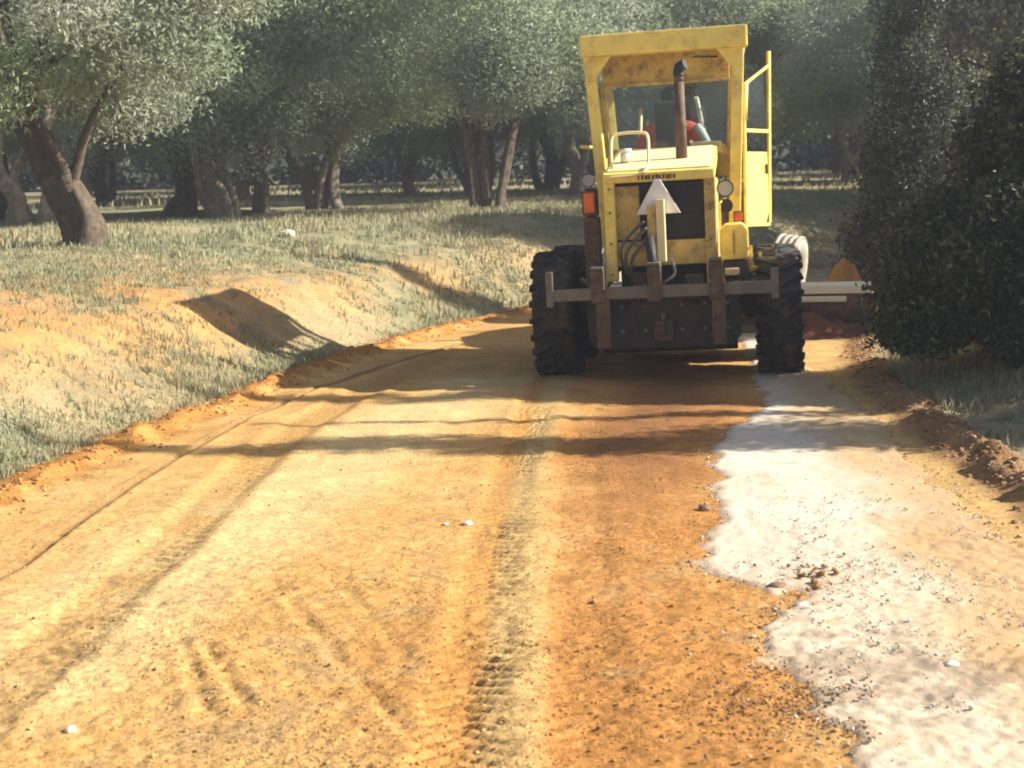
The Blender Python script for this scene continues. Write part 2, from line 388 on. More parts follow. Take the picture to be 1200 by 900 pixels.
# loose clods, pebbles
_ico = bmesh.new(); bmesh.ops.create_icosphere(_ico, subdivisions=1, radius=1)
ICO_V = np.array([v.co[:] for v in _ico.verts]); ICO_F = np.array([[v.index for v in f.verts] for f in _ico.faces]); _ico.free()
def rand_rot(n):
    q = rng.normal(size=(n, 4)); q /= np.linalg.norm(q, axis=1)[:, None]; a, b, c, d = q.T
    return np.stack([np.stack([1 - 2 * (c * c + d * d), 2 * (b * c - a * d), 2 * (b * d + a * c)], 1),
                     np.stack([2 * (b * c + a * d), 1 - 2 * (b * b + d * d), 2 * (c * d - a * b)], 1),
                     np.stack([2 * (b * d - a * c), 2 * (c * d + a * b), 1 - 2 * (b * b + c * c)], 1)], 1)
def lumps(name, P, size, col, mtl, smooth=False, parent=None, base=None):
    ICO_V, ICO_F = base or (globals()['ICO_V'], globals()['ICO_F'])
    n = len(P); V = ICO_V[None] * (1 + .35 * (rng.random((n, len(ICO_V), 1)) - .5)) * (.6 + .8 * rng.random((n, 1, 3)))
    V = np.einsum('nij,nkj->nki', rand_rot(n), V) * size[:, None, None]; V[..., 2] *= .75; V += P[:, None]
    F = ICO_F[None] + (np.arange(n) * len(ICO_V))[:, None, None]
    C = np.repeat(col, len(ICO_V), 0)
    return link(name, np_mesh(name, V.reshape(-1, 3), F.reshape(-1, 3), C, smooth), mtl, parent)
OCT_V = np.array([[1, 0, 0], [-1, 0, 0], [0, 1, 0], [0, -1, 0], [0, 0, 1], [0, 0, -1.]]); OCT_F = np.array([[0, 2, 4], [2, 1, 4], [1, 3, 4], [3, 0, 4], [2, 0, 5], [1, 2, 5], [3, 1, 5], [0, 3, 5]])
def put(x, y, size, extra=0): return np.c_[x, y, H(x, y) + size * .25 + extra]
def pts_between(n, ya, yb, power=1.6):
    t = rng.random(n) ** power; return ya + (yb - ya) * t
# soil crumbs over the road
y_ = pts_between(12000, 4.2, 14, 1.7); x_ = xL(y_) + (xR(y_) - xL(y_)) * rng.random(len(y_))
k = rng.random(len(y_)) < np.clip(.35 + 1.8 * fbm(x_, y_, .9, 3, 70) + .4 * (y_ < 7), .05, 1); x_, y_ = x_[k], y_[k]
s_ = .0025 + .009 * rng.random(len(x_)) ** 7
C_ = soil_colour(x_, y_) * (.65 + .6 * rng.random(len(x_)))[:, None]
tag(lumps('soil_crumbs', put(x_, y_, s_), s_, C_, M['clod']), 'small orange soil crumbs scattered over the graded road', 'soil', kind='stuff')
y_ = pts_between(42000, 4.2, 11, 1.9); x_ = -2.6 + 4.6 * rng.random(len(y_))
k = (rng.random(len(y_)) < np.clip(.45 + 1.6 * fbm(x_, y_, 1.3, 4, 75) + .25 * (x_ > -.6), .04, 1)) & (gravel_sd(x_, y_) < .03) & (x_ > xL(y_) + .1); x_, y_ = x_[k], y_[k]
s_ = .0018 + .0045 * rng.random(len(x_)) ** 2; C_ = soil_colour(x_, y_) * (.45 + .8 * rng.random(len(x_)))[:, None]
tag(lumps('soil_grit', put(x_, y_, s_), s_, C_, M['clod'], base=(OCT_V, OCT_F)), 'fine orange grit on the near part of the graded road', 'soil', kind='stuff')
# berm clods: right windrow and left windrow
def berm(name, n, edge, off, sd_, smin, smax, cols, lab):
    y_ = pts_between(n, 6 if edge is xR else 8, 24, 1.3); x_ = edge(y_) + off + rng.normal(0, sd_, n)
    s_ = smin + (smax - smin) * rng.random(n) ** 3
    C_ = np.array(cols)[rng.integers(0, len(cols), n)] * (.7 + .5 * rng.random(n))[:, None]
    tag(lumps(name, put(x_, y_, s_, .0), s_, C_, M['clod']), lab, 'soil', kind='stuff')
berm('soil_clods', 4200, xR, .13, .11, .004, .024, [(.32, .18, .09), (.26, .14, .07), (.42, .27, .14)], 'brown crumbly clods along the low ridge right of the gravel')
berm('soil_clods', 3000, xL, -.04, .16, .003, .020, [(.36, .17, .05), (.32, .15, .045), (.42, .24, .09)], 'orange crumbly clods along the foot of the left bank')
# dark clods over lower gravel edge, and at the ragged edge in the middle
def patch(name, box, n, smin, smax, cols, lab, warp=.2):
    P = road_pts([(box[0], box[3]), (box[2], box[3]), (box[2], box[1]), (box[0], box[1])])
    a, b = .5 + rng.normal(0, .27, n), .5 + rng.normal(0, .27, n)
    Q = P[0] * ((1 - a) * (1 - b))[:, None] + P[1] * (a * (1 - b))[:, None] + P[2] * (a * b)[:, None] + P[3] * ((1 - a) * b)[:, None]
    k = fbm(Q[:, 0], Q[:, 1], 3.5, 3, 80) > -.12; Q = Q[k]; n = len(Q)
    s_ = smin + (smax - smin) * rng.random(n) ** 2.5
    C_ = np.array(cols)[rng.integers(0, len(cols), n)] * (.7 + .5 * rng.random(n))[:, None]
    tag(lumps(name, put(Q[:, 0], Q[:, 1], s_, .02), s_, C_, M['clod']), lab, 'soil', kind='stuff')
br = [(.22, .12, .07), (.32, .19, .10), (.16, .10, .07)]
patch('soil_clods', (800, 790, 1090, 875), 900, .002, .009, br, 'dark brown clods spilled over the near end of the gravel')
patch('soil_clods', (895, 660, 1005, 700), 70, .004, .024, [(.34, .20, .10), (.26, .14, .07)], 'orange clods in a short row on the gravel edge')
patch('soil_clods', (812, 590, 838, 610), 8, .008, .020, br, 'few brown clods at the left edge of the gravel')
patch('pebbles', (860, 560, 1250, 900), 2600, .002, .009, [(.5, .46, .40), (.36, .28, .2), (.6, .57, .52)], 'small pale pebbles strewn over the gravel')
ex_, ey_ = rng.uniform(.2, 3.2, 60000), pts_between(60000, 4.2, 13, 1.3); sd_ = gravel_sd(ex_, ey_)
k = (np.abs(sd_) < .09) & (rng.random(60000) < np.exp(-(sd_ / .04) ** 2) * .45); ex_, ey_ = ex_[k], ey_[k]; s_ = .002 + .008 * rng.random(k.sum()) ** 3
C_ = np.array([(.56, .50, .42), (.40, .28, .17), (.30, .19, .10)])[rng.integers(0, 3, k.sum())] * (.7 + .5 * rng.random(k.sum()))[:, None]
tag(lumps('gravel_crumbs', put(ex_, ey_, s_, .004), s_, C_, M['clod']), 'mixed crumbs along the ragged left edge of the gravel', 'gravel', kind='stuff')
def stone(px, py, size, col, lab, squash=.6):
    x, y, z = hit(px, py); V = ICO_V.copy()
    bm = bmesh.new(); bmesh.ops.create_icosphere(bm, subdivisions=2, radius=size)
    for v in bm.verts:
        v.co *= 1 + .3 * float(fbm(v.co.x * 30 + px, v.co.y * 30 + v.co.z * 20, 1, 2, 1)); v.co.z *= squash
    me = bpy.data.meshes.new('stone'); bm.to_mesh(me); bm.free()
    o = link('stone', me, col); o.location = (x, y, float(H(x, y)) + size * squash * .5)
    tag(o, lab, 'stone', 'loose stones lying on the ground')
st_w = mat('white_stone', (.58, .52, .43), .9, var=.3, bump=.3); st_b = mat('brown_stone', (.2, .12, .08), .9, var=.3, bump=.3)
stone(337, 277, .13, st_w, 'pale stone lying in the dry grass on top of the left bank')
stone(548, 617, .030, st_w, 'small white stone on the soil beside the middle tyre track')
stone(522, 617, .018, st_w, 'tiny white stone just left of the larger white one by the middle tyre track', .4)
stone(1115, 783, .033, st_w, 'white stone on the near right gravel', .5)
stone(82, 853, .022, st_w, 'small white stone at the near left of the orange soil', .6)
stone(826, 600, .035, st_b, 'brown stone at the left edge of the white gravel', .6)
stone(912, 690, .045, st_b, 'flat brown stone on the ragged gravel edge', .45)
stone(940, 712, .035, st_w, 'flat white stone just below the ragged gravel edge', .3)
# ------------------------------------------------------------ grass
def grass(name, x, y, hgt, wd, col, lab, lean=.5):
    n = len(x); z = H(x, y) - .005; a = rng.random(n) * 2 * np.pi; b = rng.random(n) * 2 * np.pi
    dx, dy = np.cos(a) * wd / 2, np.sin(a) * wd / 2; lx, ly = np.cos(b) * hgt * lean * rng.random(n), np.sin(b) * hgt * lean * rng.random(n)
    V = np.empty((n, 4, 3))
    V[:, 0] = np.c_[x - dx, y - dy, z]; V[:, 1] = np.c_[x + dx, y + dy, z]
    V[:, 2] = np.c_[x + dx * .7 + lx * .4, y + dy * .7 + ly * .4, z + hgt * .6]; V[:, 3] = np.c_[x + lx, y + ly, z + hgt]
    i = np.arange(n)[:, None] * 4
    F = np.concatenate([i + np.array([0, 1, 2]), i + np.array([0, 2, 3])])
    return tag(link(name, np_mesh(name, V.reshape(-1, 3), F, np.repeat(col, 4, 0), True), M['grass']), lab, 'grass', kind='stuff')
def grass_field(n, left, ya, yb, smin, smax, h0, h1, w0, lab, pw=1.0):
    y = pts_between(n, ya, yb, pw); s = smin + (smax - smin) * rng.random(n) ** 1.2
    x = (xL(y) - s) if left else (xR(y) + s)
    dens = .5 + 1.5 * fbm(x, y, .7, 3, 90) + .8 * fbm(x, y, 4, 2, 91)
    if left:
        om = np.exp(-((s - 2.0) / 1.2) ** 2) * sstep(20, 15, y); dens = dens - .75 * om
    k = rng.random(n) < np.clip(dens, .06, 1); x, y, s = x[k], y[k], s[k]; n = len(x)
    hg = (h0 + (h1 - h0) * rng.random(n)) * (1 + .6 * fbm(x, y, .6, 2, 92)); wd = w0 * (.6 + .8 * rng.random(n))
    c = .78 * np.array([[.48, .41, .25], [.40, .37, .22], [.34, .34, .19], [.55, .47, .32]])[rng.integers(0, 4, n)]
    g = np.clip(.3 + 1.5 * fbm(x, y, .5, 3, 50), 0, 1)
    if left: g = np.maximum(g, np.exp(-((s - .8) / .5) ** 2) * sstep(14, 9, y))
    c = mixc(c, [.24, .26, .16], g * .55) * (.8 + .4 * rng.random(n))[:, None]
    return grass('dry_grass', x, y, hg, wd, c, lab)
grass_field(110000, True, 8, 20, .22, 5.5, .03, .085, .010, 'short dry grass and weeds on the near left bank')
grass_field(90000, True, 19, 40, .25, 16, .05, .14, .022, 'pale dry grass on the open ground under the left trees')
grass_field(45000, True, 38, 95, .3, 60, .10, .22, .06, 'faded grass far back under the tree rows')
grass_field(26000, False, 6, 16, .3, 3.2, .04, .13, .010, 'green and straw grass on the right verge before the bush', 1.2)
grass_field(26000, False, 16, 50, .4, 18, .08, .2, .03, 'dry grass beyond the bush right of the road')
# leafy weeds in clumps
def weeds(n, left, ya, yb, smin, smax, lab):
    y = pts_between(n, ya, yb, 1); s = smin + (smax - smin) * rng.random(n); x = (xL(y) - s) if left else (xR(y) + s)
    m = 26; X = np.repeat(x, m) + rng.normal(0, .07, n * m); Yy = np.repeat(y, m) + rng.normal(0, .07, n * m)
    c = np.array([.24, .26, .16]) * (.7 + .8 * rng.random(n * m))[:, None]
    grass('weeds', X, Yy, .02 + .05 * rng.random(n * m), .010 + .012 * rng.random(n * m), c, lab, .9)
weeds(420, True, 9, 26, .3, 4.5, 'low grey green weeds dotted over the left bank')
weeds(110, False, 8, 15, .35, 2.5, 'low green weeds on the right verge')

# ------------------------------------------------------------ trees
def leaves_mesh(name, P, N, L, W, col, jitter=1.0):
    """one small rhombic leaf spray per point"""
    n = len(P); d = rng.normal(size=(n, 3)); d[:, 2] -= .25; d /= np.linalg.norm(d, axis=1)[:, None]
    up = N * .8 + rng.normal(size=(n, 3)) * .7 * jitter; s = np.cross(d, up); s /= np.linalg.norm(s, axis=1)[:, None] + 1e-9
    V = np.empty((n, 4, 3)); V[:, 0] = P; V[:, 2] = P + d * L[:, None]
    nn = np.cross(s, d) * (L * .12)[:, None]
    mid = P + d * (L * .45)[:, None] + nn
    V[:, 1] = mid + s * (W / 2)[:, None]; V[:, 3] = mid - s * (W / 2)[:, None]
    i = np.arange(n)[:, None] * 4; F = (i + np.array([0, 1, 2, 3]))
    return np_mesh(name, V.reshape(-1, 3), F, np.repeat(col, 4, 0), False)
def clump_cloud(cl, per, rad, flat=.75):
    n = len(cl) * per; c = np.repeat(cl, per, 0); r = np.repeat(rad, per)
    d = rng.normal(size=(n, 3)); d /= np.linalg.norm(d, axis=1)[:, None]
    rr = r * (.35 + .65 * rng.random(n) ** .5) * (1 + .35 * rng.normal(size=n) * .5)
    return c + d * rr[:, None] * np.array([1, 1, flat]), d
OLIVE = np.array([1.55, 1.58, 1.75]) * np.array([[.25, .28, .17], [.20, .24, .15], [.30, .33, .21], [.17, .19, .13], [.27, .31, .16], [.31, .32, .25]])
def crown_mesh(rx, rz, zc, n_cl=46, per=1250, leaf=.108, seed=0, colscale=1.0, droop=.3):
    cl = []
    while len(cl) < n_cl:
        v = rng.normal(size=3); v /= np.linalg.norm(v); k = .55 + .45 * rng.random()
        p = v * np.array([rx, rx, rz]) * k
        p *= 1 + .3 * float(fbm(v[0] * 2 + seed, v[1] * 2 + v[2], 1, 2, seed))
        if p[2] < -rz * .75: p[2] = -rz * .75 + rng.normal() * .2
        p[2] += zc; cl.append(p)
    cl = np.array(cl); rad = rx * (.22 + .12 * rng.random(n_cl))
    P, N = clump_cloud(cl, per, rad)
    tone = np.repeat(OLIVE[rng.integers(0, len(OLIVE), n_cl)], per, 0)
    c = (tone * .6 + OLIVE[rng.integers(0, len(OLIVE), len(P))] * .4) * (.84 + .32 * rng.random(len(P)))[:, None] * colscale
    L = leaf * (.7 + .6 * rng.random(len(P)))
    return leaves_mesh('crown', P, N, L, L * .34, np.clip(c, .02, .8))
CROWNS = [crown_mesh(3.0, 2.7, 4.3, seed=1, n_cl=54), crown_mesh(3.3, 2.8, 4.4, seed=2, n_cl=60), crown_mesh(2.9, 2.8, 4.4, seed=3, n_cl=52),
          crown_mesh(3.4, 2.6, 4.3, seed=4, n_cl=62), crown_mesh(3.1, 2.9, 4.6, seed=5, n_cl=60)]
for c_ in CROWNS: c_.materials.append(M['leaf'])
def tube_np(path, radii, nseg=10, gnarl=.15, seed=0, sub=4):
    path = np.array(path, float); radii = np.array(radii, float) * .84; k = len(path)
    t = np.linspace(0, k - 1, (k - 1) * sub + 1)
    # Catmull-Rom
    P = np.vstack([2 * path[0] - path[1], path, 2 * path[-1] - path[-2]]); out = []
    for tt in t:
        i = min(int(tt), k - 2); f = tt - i; a, b, c, d = P[i], P[i + 1], P[i + 2], P[i + 3]
        out.append(.5 * ((2 * b) + (-a + c) * f + (2 * a - 5 * b + 4 * c - d) * f * f + (-a + 3 * b - 3 * c + d) * f ** 3))
    C = np.array(out); rr = np.interp(t, np.arange(k), radii)
    T = np.gradient(C, axis=0); T /= np.linalg.norm(T, axis=1)[:, None]
    ref = np.array([1., 0, 0]); A = np.cross(T, ref); A /= np.linalg.norm(A, axis=1)[:, None] + 1e-9; B = np.cross(T, A)
    th = np.linspace(0, 2 * np.pi, nseg, endpoint=False)
    g = 1 + gnarl * (np.sin(th * 3 + seed)[None] * .6 + 2.2 * fbm(np.repeat(C[:, 2:3] * 1.6, nseg, 1) + seed, np.repeat(th[None] * 1.1, len(C), 0), 1, 3, seed % 7))
    V = C[:, None] + (A[:, None] * np.cos(th)[None, :, None] + B[:, None] * np.sin(th)[None, :, None]) * (rr[:, None] * g)[..., None]
    n = len(C); F = []
    for i in range(n - 1):
        for j in range(nseg):
            F.append((i * nseg + j, i * nseg + (j + 1) % nseg, (i + 1) * nseg + (j + 1) % nseg, (i + 1) * nseg + j))
    return V.reshape(-1, 3), np.array(F)
def stems_mesh(stems, nseg=10, gnarl=.15, seed=0):
    Vs, Fs, off = [], [], 0
    for i, (path, rad) in enumerate(stems):
        v, f = tube_np(path, rad, nseg, gnarl, seed + i * 3); Vs.append(v); Fs.append(f + off); off += len(v)
    return np_mesh('trunk', np.vstack(Vs), np.vstack(Fs), None, True)
def limbs_for(top, crown_i, n=7, r0=.09, spread=1.9, zt=5.3, seed=0):
    rs = np.random.default_rng(seed + 100); out = []
    for i in range(n):
        a = i / n * 2 * np.pi + rs.random() * .8; k = spread * (.6 + .5 * rs.random()); tz = zt - 1.6 * rs.random()
        tx, ty = top[0] + math.cos(a) * k, top[1] + math.sin(a) * k
        m = (top[0] * .55 + tx * .45 + rs.normal() * .15, top[1] * .55 + ty * .45 + rs.normal() * .15, top[2] * .55 + tz * .45)
        out.append(([top, m, (tx, ty, tz)], [r0, r0 * .6, r0 * .25]))
    return out
def olive(x, y, stems, crown_i, lab, name='olive_tree', bark='bark', crot=0, cscale=1.0, coff=(0, 0), group=None, limb_top=None, zsq=1, seed=0, cat='tree'):
    z = float(H(x, y)); t = empty(name, (x, y, z)); tag(t, lab, cat, group)
    link('trunk', stems_mesh(stems, 14, .34, seed), M[bark], t)
    tops = [s[0][-1] for s in stems if s[1][-1] > .06] or [stems[0][0][-1]]
    L = []
    for i, tp in enumerate(tops): L += limbs_for(tp, crown_i, max(3, 7 // len(tops)), .8 * max(.07, dict((s[0][-1], s[1][-1]) for s in stems)[tp]), 1.4, 4.4, seed + i)
    me = stems_mesh(L, 6, .12, seed + 9); link('limbs', me, M[bark], t)
    c = link('crown', CROWNS[crown_i], None, t); c.location = (coff[0], coff[1], coff[2] if len(coff) > 2 else -.3); c.rotation_euler.z = crot; c.scale = (cscale, cscale, cscale * zsq); c['kind'] = 'stuff'
    return t
GT = 'olive trees of the grove along the road'
def base(px, py):
    x, y, z = hit(px, py); return x, y
# tree 1: thick leaning trunk at far left
x, y = base(97, 290)
s = y / 1667.0   # metres per photo pixel there
olive(x, y, [([(0, 0, -.2), (-.16, 0, .5), (-.50, .05, 1.3), (-.72, .1, 1.95), (-.80, .1, 2.35)], [.30, .25, .23, .19, .15]),
             ([(.05, 0, -.2), (.12, 0, .35), (-.1, .0, .9)], [.30, .22, .12]),
             ([(-.70, .1, 1.9), (-.55, .1, 2.6), (-.2, .1, 3.3)], [.14, .10, .07]), ([(-.75, .1, 2.0), (-1.0, .1, 2.7), (-1.3, .1, 3.3)], [.15, .10, .07])],
      0, 'thick brown olive trunk leaning left on the left bank, nearest of the grove', cscale=1.0, coff=(-.5, .3, -.35), seed=1)
x, y = base(35, 262)
olive(x, y, [([(.3, 0, -.2), (.45, 0, .7), (.2, 0, 1.4), (.6, 0, 2.3), (.4, 0, 2.9)], [.22, .17, .14, .12, .1]),
             ([(-.3, 0, -.2), (-.25, 0, .5), (-.6, 0, 1.2), (-.4, 0, 2.4)], [.26, .2, .15, .1]), ([(.1, 0, -.2), (-.3, 0, .9), (.25, 0, 1.9)], [.15, .12, .09])],
      1, 'twisted many stemmed olive just behind the leaning brown trunk', bark='bark_pale', crot=1.2, cscale=1.0, coff=(-1.2, 1), seed=5)
x, y = base(216, 254)
olive(x, y, [([(0, 0, -.2), (-.05, 0, .8), (-.25, 0, 1.8), (-.2, 0, 2.9)], [.22, .16, .14, .10]), ([(.2, 0, -.2), (.25, 0, .5), (.1, 0, 1.6), (.15, 0, 2.6)], [.16, .10, .09, .07]),
             ([(-.5, 0, -.1), (-.3, 0, .25), (0, 0, .6)], [.14, .14, .12])],
      3, 'dark slender olive trunk just left of the pale flared one', crot=2.2, cscale=1.0, coff=(0, .5), seed=11)
x, y = base(258, 256)
olive(x, y, [([(.1, 0, -.2), (.0, 0, .5), (-.25, 0, 1.1), (0, 0, 2.0), (.1, 0, 2.9)], [.34, .27, .15, .12, .09]), ([(-.1, 0, .1), (-.45, 0, .8), (-.35, 0, 1.8), (-.15, 0, 2.8)], [.22, .12, .10, .08]),
             ([(.35, 0, -.1), (.30, 0, .45), (.05, 0, 1.1)], [.18, .17, .10])],
      4, 'pale olive trunk with a broad flared foot and twin stems', bark='bark_pale', crot=.4, cscale=1.0, coff=(.3, 0), seed=15)
x, y = base(306, 250)
olive(x, y, [([(0, 0, -.2), (.05, 0, .6), (-.05, 0, .95)], [.26, .22, .19]), ([(-.1, 0, .8), (.3, 0, 1.6), (.6, 0, 2.6)], [.15, .12, .09]), ([(0, 0, .8), (-.4, 0, 1.7), (-.2, 0, 2.7)], [.14, .1, .08])],
      1, 'olive with a short stout stump that forks low, right of the flared trunk', bark='bark_pale', crot=3.3, cscale=1.0, coff=(.2, .4), seed=21)
x, y = base(374, 244)
olive(x, y, [([(0, 0, -.2), (.15, 0, .8), (.5, 0, 1.7), (.75, 0, 2.7)], [.24, .16, .14, .10]), ([(-.15, 0, -.2), (-.3, 0, .5), (-.75, 0, 1.4), (-1.1, 0, 2.4)], [.20, .13, .10, .08]),
             ([(.45, 0, -.2), (.35, 0, .5), (.40, 0, 1.2), (.1, 0, 2.2)], [.20, .14, .10, .08])],
      2, 'olive whose slim pale stems spread in a V', bark='bark_pale', crot=.9, cscale=1.05, coff=(.1, 0), seed=25)
x, y = base(565, 246)
olive(x, y, [([(-.15, 0, -.2), (-.2, 0, .8), (-.3, 0, 1.8), (-.5, 0, 2.8)], [.20, .14, .12, .09]), ([(.1, 0, -.2), (.08, 0, .9), (.12, 0, 2.7)], [.17, .12, .09]), ([(.4, 0, -.2), (.5, 0, .7), (.9, 0, 2.4)], [.18, .12, .08])],
      0, 'olive standing alone with dark upright stems left of the machine', crot=4.0, cscale=1.12, coff=(0, .3), seed=31)
# rows behind: individual copies of two trunk forms with five crowns
proto_st = [([([(0, 0, -.3), (.1, 0, .6), (-.15, 0, 1.4), (.1, 0, 2.5)], [.30, .2, .15, .1]), ([(.1, 0, .3), (.4, 0, 1.2), (.6, 0, 2.6)], [.18, .12, .08])]),
            ([([(0, 0, -.3), (-.2, 0, .8), (.1, 0, 1.7), (0, 0, 2.7)], [.26, .2, .16, .1]), ([(.1, 0, -.3), (.45, 0, .8), (.3, 0, 2.4)], [.2, .12, .08]), ([(-.1, 0, -.2), (-.6, 0, 1), (-.9, 0, 2.3)], [.14, .10, .07])])]
TR = []
for i, st_ in enumerate(proto_st):
    TR.append((stems_mesh(st_, 10, .22, 40 + i), stems_mesh(limbs_for((0, 0, 2.5), 0, 7, .09, 1.8, 5, 60 + i), 6, .12, 50 + i)))
    for m_ in TR[-1]: m_.materials.append(M['bark'] if i else M['bark_pale'])
def far_tree(x, y, sc_, k, ci, rot, lab, group):
    t = empty('olive_tree', (x, y, float(H(x, y)))); tag(t, lab, 'tree', group); t.rotation_euler.z = rot; t.scale = (sc_,) * 3
    link('trunk', TR[k][0], None, t); link('limbs', TR[k][1], None, t); c = link('crown', CROWNS[ci], None, t); c['kind'] = 'stuff'; c.location.z = -.4
    return t
rt = np.random.default_rng(21)
# middle distance behind the front row
ORD = ['leftmost', 'second from the left', 'third from the left', 'fourth from the left', 'fifth from the left', 'sixth from the left', 'seventh from the left', 'eighth from the left', 'ninth from the left', 'tenth from the left', 'eleventh from the left', 'twelfth from the left']
rows = [(47, 4.9, 1.10, 'olive in the row just behind the front trunks', 'second row of olives'),
        (58, 5.4, 1.22, 'olive in the shaded deeper row of the grove', 'third row of olives')]
for yb, sp, s_, lab, grp in rows:
    xa, xb = -.44 * yb, .46 * yb; x = xa; k = 0
    while x < xb and k < 12:
        far_tree(x + rt.normal() * .6, yb + rt.normal() * 1.5, s_ * (.92 + .16 * rt.random()), int(rt.integers(2)), int(rt.integers(5)), rt.random() * 6.28, ORD[k] + ' ' + lab, grp)
        x += sp * (.85 + .3 * rt.random()); k += 1
# the wood closing the grove far behind: dense foliage, under-canopy shade painted into its dark leaf colour
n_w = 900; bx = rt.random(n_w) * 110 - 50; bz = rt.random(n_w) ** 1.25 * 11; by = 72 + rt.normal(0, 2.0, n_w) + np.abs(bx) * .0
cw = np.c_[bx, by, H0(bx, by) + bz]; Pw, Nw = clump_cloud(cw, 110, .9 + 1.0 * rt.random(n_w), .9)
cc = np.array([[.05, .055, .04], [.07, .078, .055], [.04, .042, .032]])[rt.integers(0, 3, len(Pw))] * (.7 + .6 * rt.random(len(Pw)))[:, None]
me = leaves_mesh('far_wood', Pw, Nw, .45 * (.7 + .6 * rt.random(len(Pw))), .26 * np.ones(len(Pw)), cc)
tag(link('far_wood', me, M['leaf']), 'dense wood closing the view behind the olive rows, canopy shade painted into its dark leaves', 'wood', kind='stuff')
# fillers of the front row
for x, y, s_, ci, lab in ((-14.6, 34, 1.05, 1, 'olive at the far left of the front row, mostly out of the picture'), (-.4, 40.5, 1.12, 2, 'olive whose crown rises directly behind the machine cab on its left'),
                          (4.2, 43, 1.1, 4, 'olive crown seen behind the machine cab'), (8.4, 38, 1.08, 0, 'grey green olive right of the cab, beyond the open grass'),
                          (9.8, 31, 1.1, 3, 'dark olive rising behind the roadside bush'), (15.0, 36, 1.2, 1, 'large olive at the top right corner behind the bush'),
                          (-3.6, 46, 1.1, 1, 'olive behind the solitary dark stemmed one')):
    far_tree(x, y, s_, ci % 2, ci, x * 1.7, lab, None)
# roadside bush at right
def leafy_bush(name, x, y, blobs, leaf, per_m2, cols, lab, cat, stems, mtl='bush_leaf'):
    z = float(H(x, y)); t = empty(name, (x, y, z)); tag(t, lab, cat)
    link('stem', stems_mesh(stems, 8, .15, 3), M['bark'], t)
    Ps, Ns = [], []
    for (bx, by, bz, r) in blobs:
        n = int(per_m2 * 12.6 * r * r); P, N = clump_cloud(np.array([[bx, by, bz]]), n, np.array([r]), .9); Ps.append(P); Ns.append(N)
    P = np.vstack(Ps); N = np.vstack(Ns); k = P[:, 2] > .02; P, N = P[k], N[k]
    cc = np.array(cols)[rng.integers(0, len(cols), len(P))] * (.6 + .8 * rng.random(len(P)))[:, None]
    L = leaf * (.7 + .7 * rng.random(len(P)))
    me = leaves_mesh('foliage', P, N, L, L * .45, np.clip(cc, .01, .8), 1.3); c = link('foliage', me, M[mtl], t); c['kind'] = 'stuff'
    return t
rb = np.random.default_rng(5); bl = []
for i in range(70):
    a = rb.random() * 6.28; zc = rb.random() ** .8 * 2.35; rr = 1.35 * (1 - .5 * (zc / 2.4) ** 1.5) * (.5 + .5 * rb.random())
    bl.append((math.cos(a) * rr * 1.05 + .28 * zc, math.sin(a) * rr * .9, .12 + zc, .20 + .26 * rb.random()))
for i in range(34): bl.append((-.35 + 1.5 * rb.random(), -.7 - .95 * rb.random(), .02 + .75 * rb.random() ** 1.3, .20 + .14 * rb.random()))
for i in range(40): bl.append((.2 + 1.5 * rb.random(), -.2 - .9 * rb.random(), .3 + 1.1 * rb.random(), .24 + .14 * rb.random()))
for i in range(40): bl.append((1.1 + 1.5 * rb.random(), .3 + 1.3 * rb.random(), .1 + 1.4 * rb.random(), .28 + .14 * rb.random()))
for i in range(46): bl.append((-.75 + 1.6 * rb.random(), -.45 - .6 * rb.random(), .35 + 1.1 * rb.random(), .24 + .14 * rb.random()))
for i in range(26):
    a = rb.random() * 6.28; bl.append((math.cos(a) * 1.15, math.sin(a) * 1.0, .08 + .2 * rb.random(), .26))
DK = [(.045, .052, .034), (.07, .08, .045), (.035, .04, .028), (.13, .145, .085)]
DL = [(.20, .22, .15), (.27, .30, .20), (.15, .17, .12), (.33, .35, .25)]
leafy_bush('roadside_bush', 4.05, 13.45, bl, .075, 620, DK, 'large dark green bush reaching the ground at the right edge of the road', 'bush',
           [([(0, 0, -.1), (.1, 0, .8), (.3, 0, 1.9)], [.09, .06, .03]), ([(0, 0, -.1), (-.4, .1, .8), (-.6, .2, 1.8)], [.07, .05, .02]), ([(.1, 0, -.1), (.5, -.2, .7), (.8, -.2, 1.6)], [.07, .05, .02])])
bl = [(math.cos(a) * 1.3 * k, math.sin(a) * 1.2 * k, .2 + zz, .3 + .25 * q) for a, k, zz, q in zip(rb.random(80) * 6.28, .5 + .6 * rb.random(80), 3.7 * rb.random(80), rb.random(80))]
leafy_bush('evergreen_tree', 6.9, 18.8, [(p * (1 - .5 * (r / 4) ** 1.6) + .12 * r, q * (1 - .4 * (r / 4) ** 1.6), r * 1.1, s_ * 1.2) for p, q, r, s_ in bl], .115, 200, [(.34, .37, .28), (.42, .45, .35), (.26, .28, .21), (.46, .48, .38)], 'tall grey green evergreen filling the right edge behind the roadside bush', 'tree',
           [([(0, 0, -.1), (.1, 0, 1.5), (.0, 0, 3.4)], [.14, .10, .04]), ([(0, 0, .6), (-.5, .1, 1.4), (-.8, .2, 2.6)], [.07, .05, .02])], 'leaf')
bl = [(math.cos(a) * 2.2 * k, math.sin(a) * 1.8 * k, .4 + zz, .5 + .3 * q) for a, k, zz, q in zip(rb.random(70) * 6.28, .4 + .6 * rb.random(70), 6.0 * rb.random(70), rb.random(70))]
leafy_bush('evergreen_tree', 7.9, 27.0, bl, .14, 150, DL, 'broad grey green evergreen behind the bush, right of the blade', 'tree',
           [([(0, 0, -.1), (.1, 0, 1.5), (.0, 0, 3.9)], [.2, .14, .05]), ([(0, 0, .8), (-.8, .1, 2.0), (-1.2, .2, 3.2)], [.1, .07, .03])])
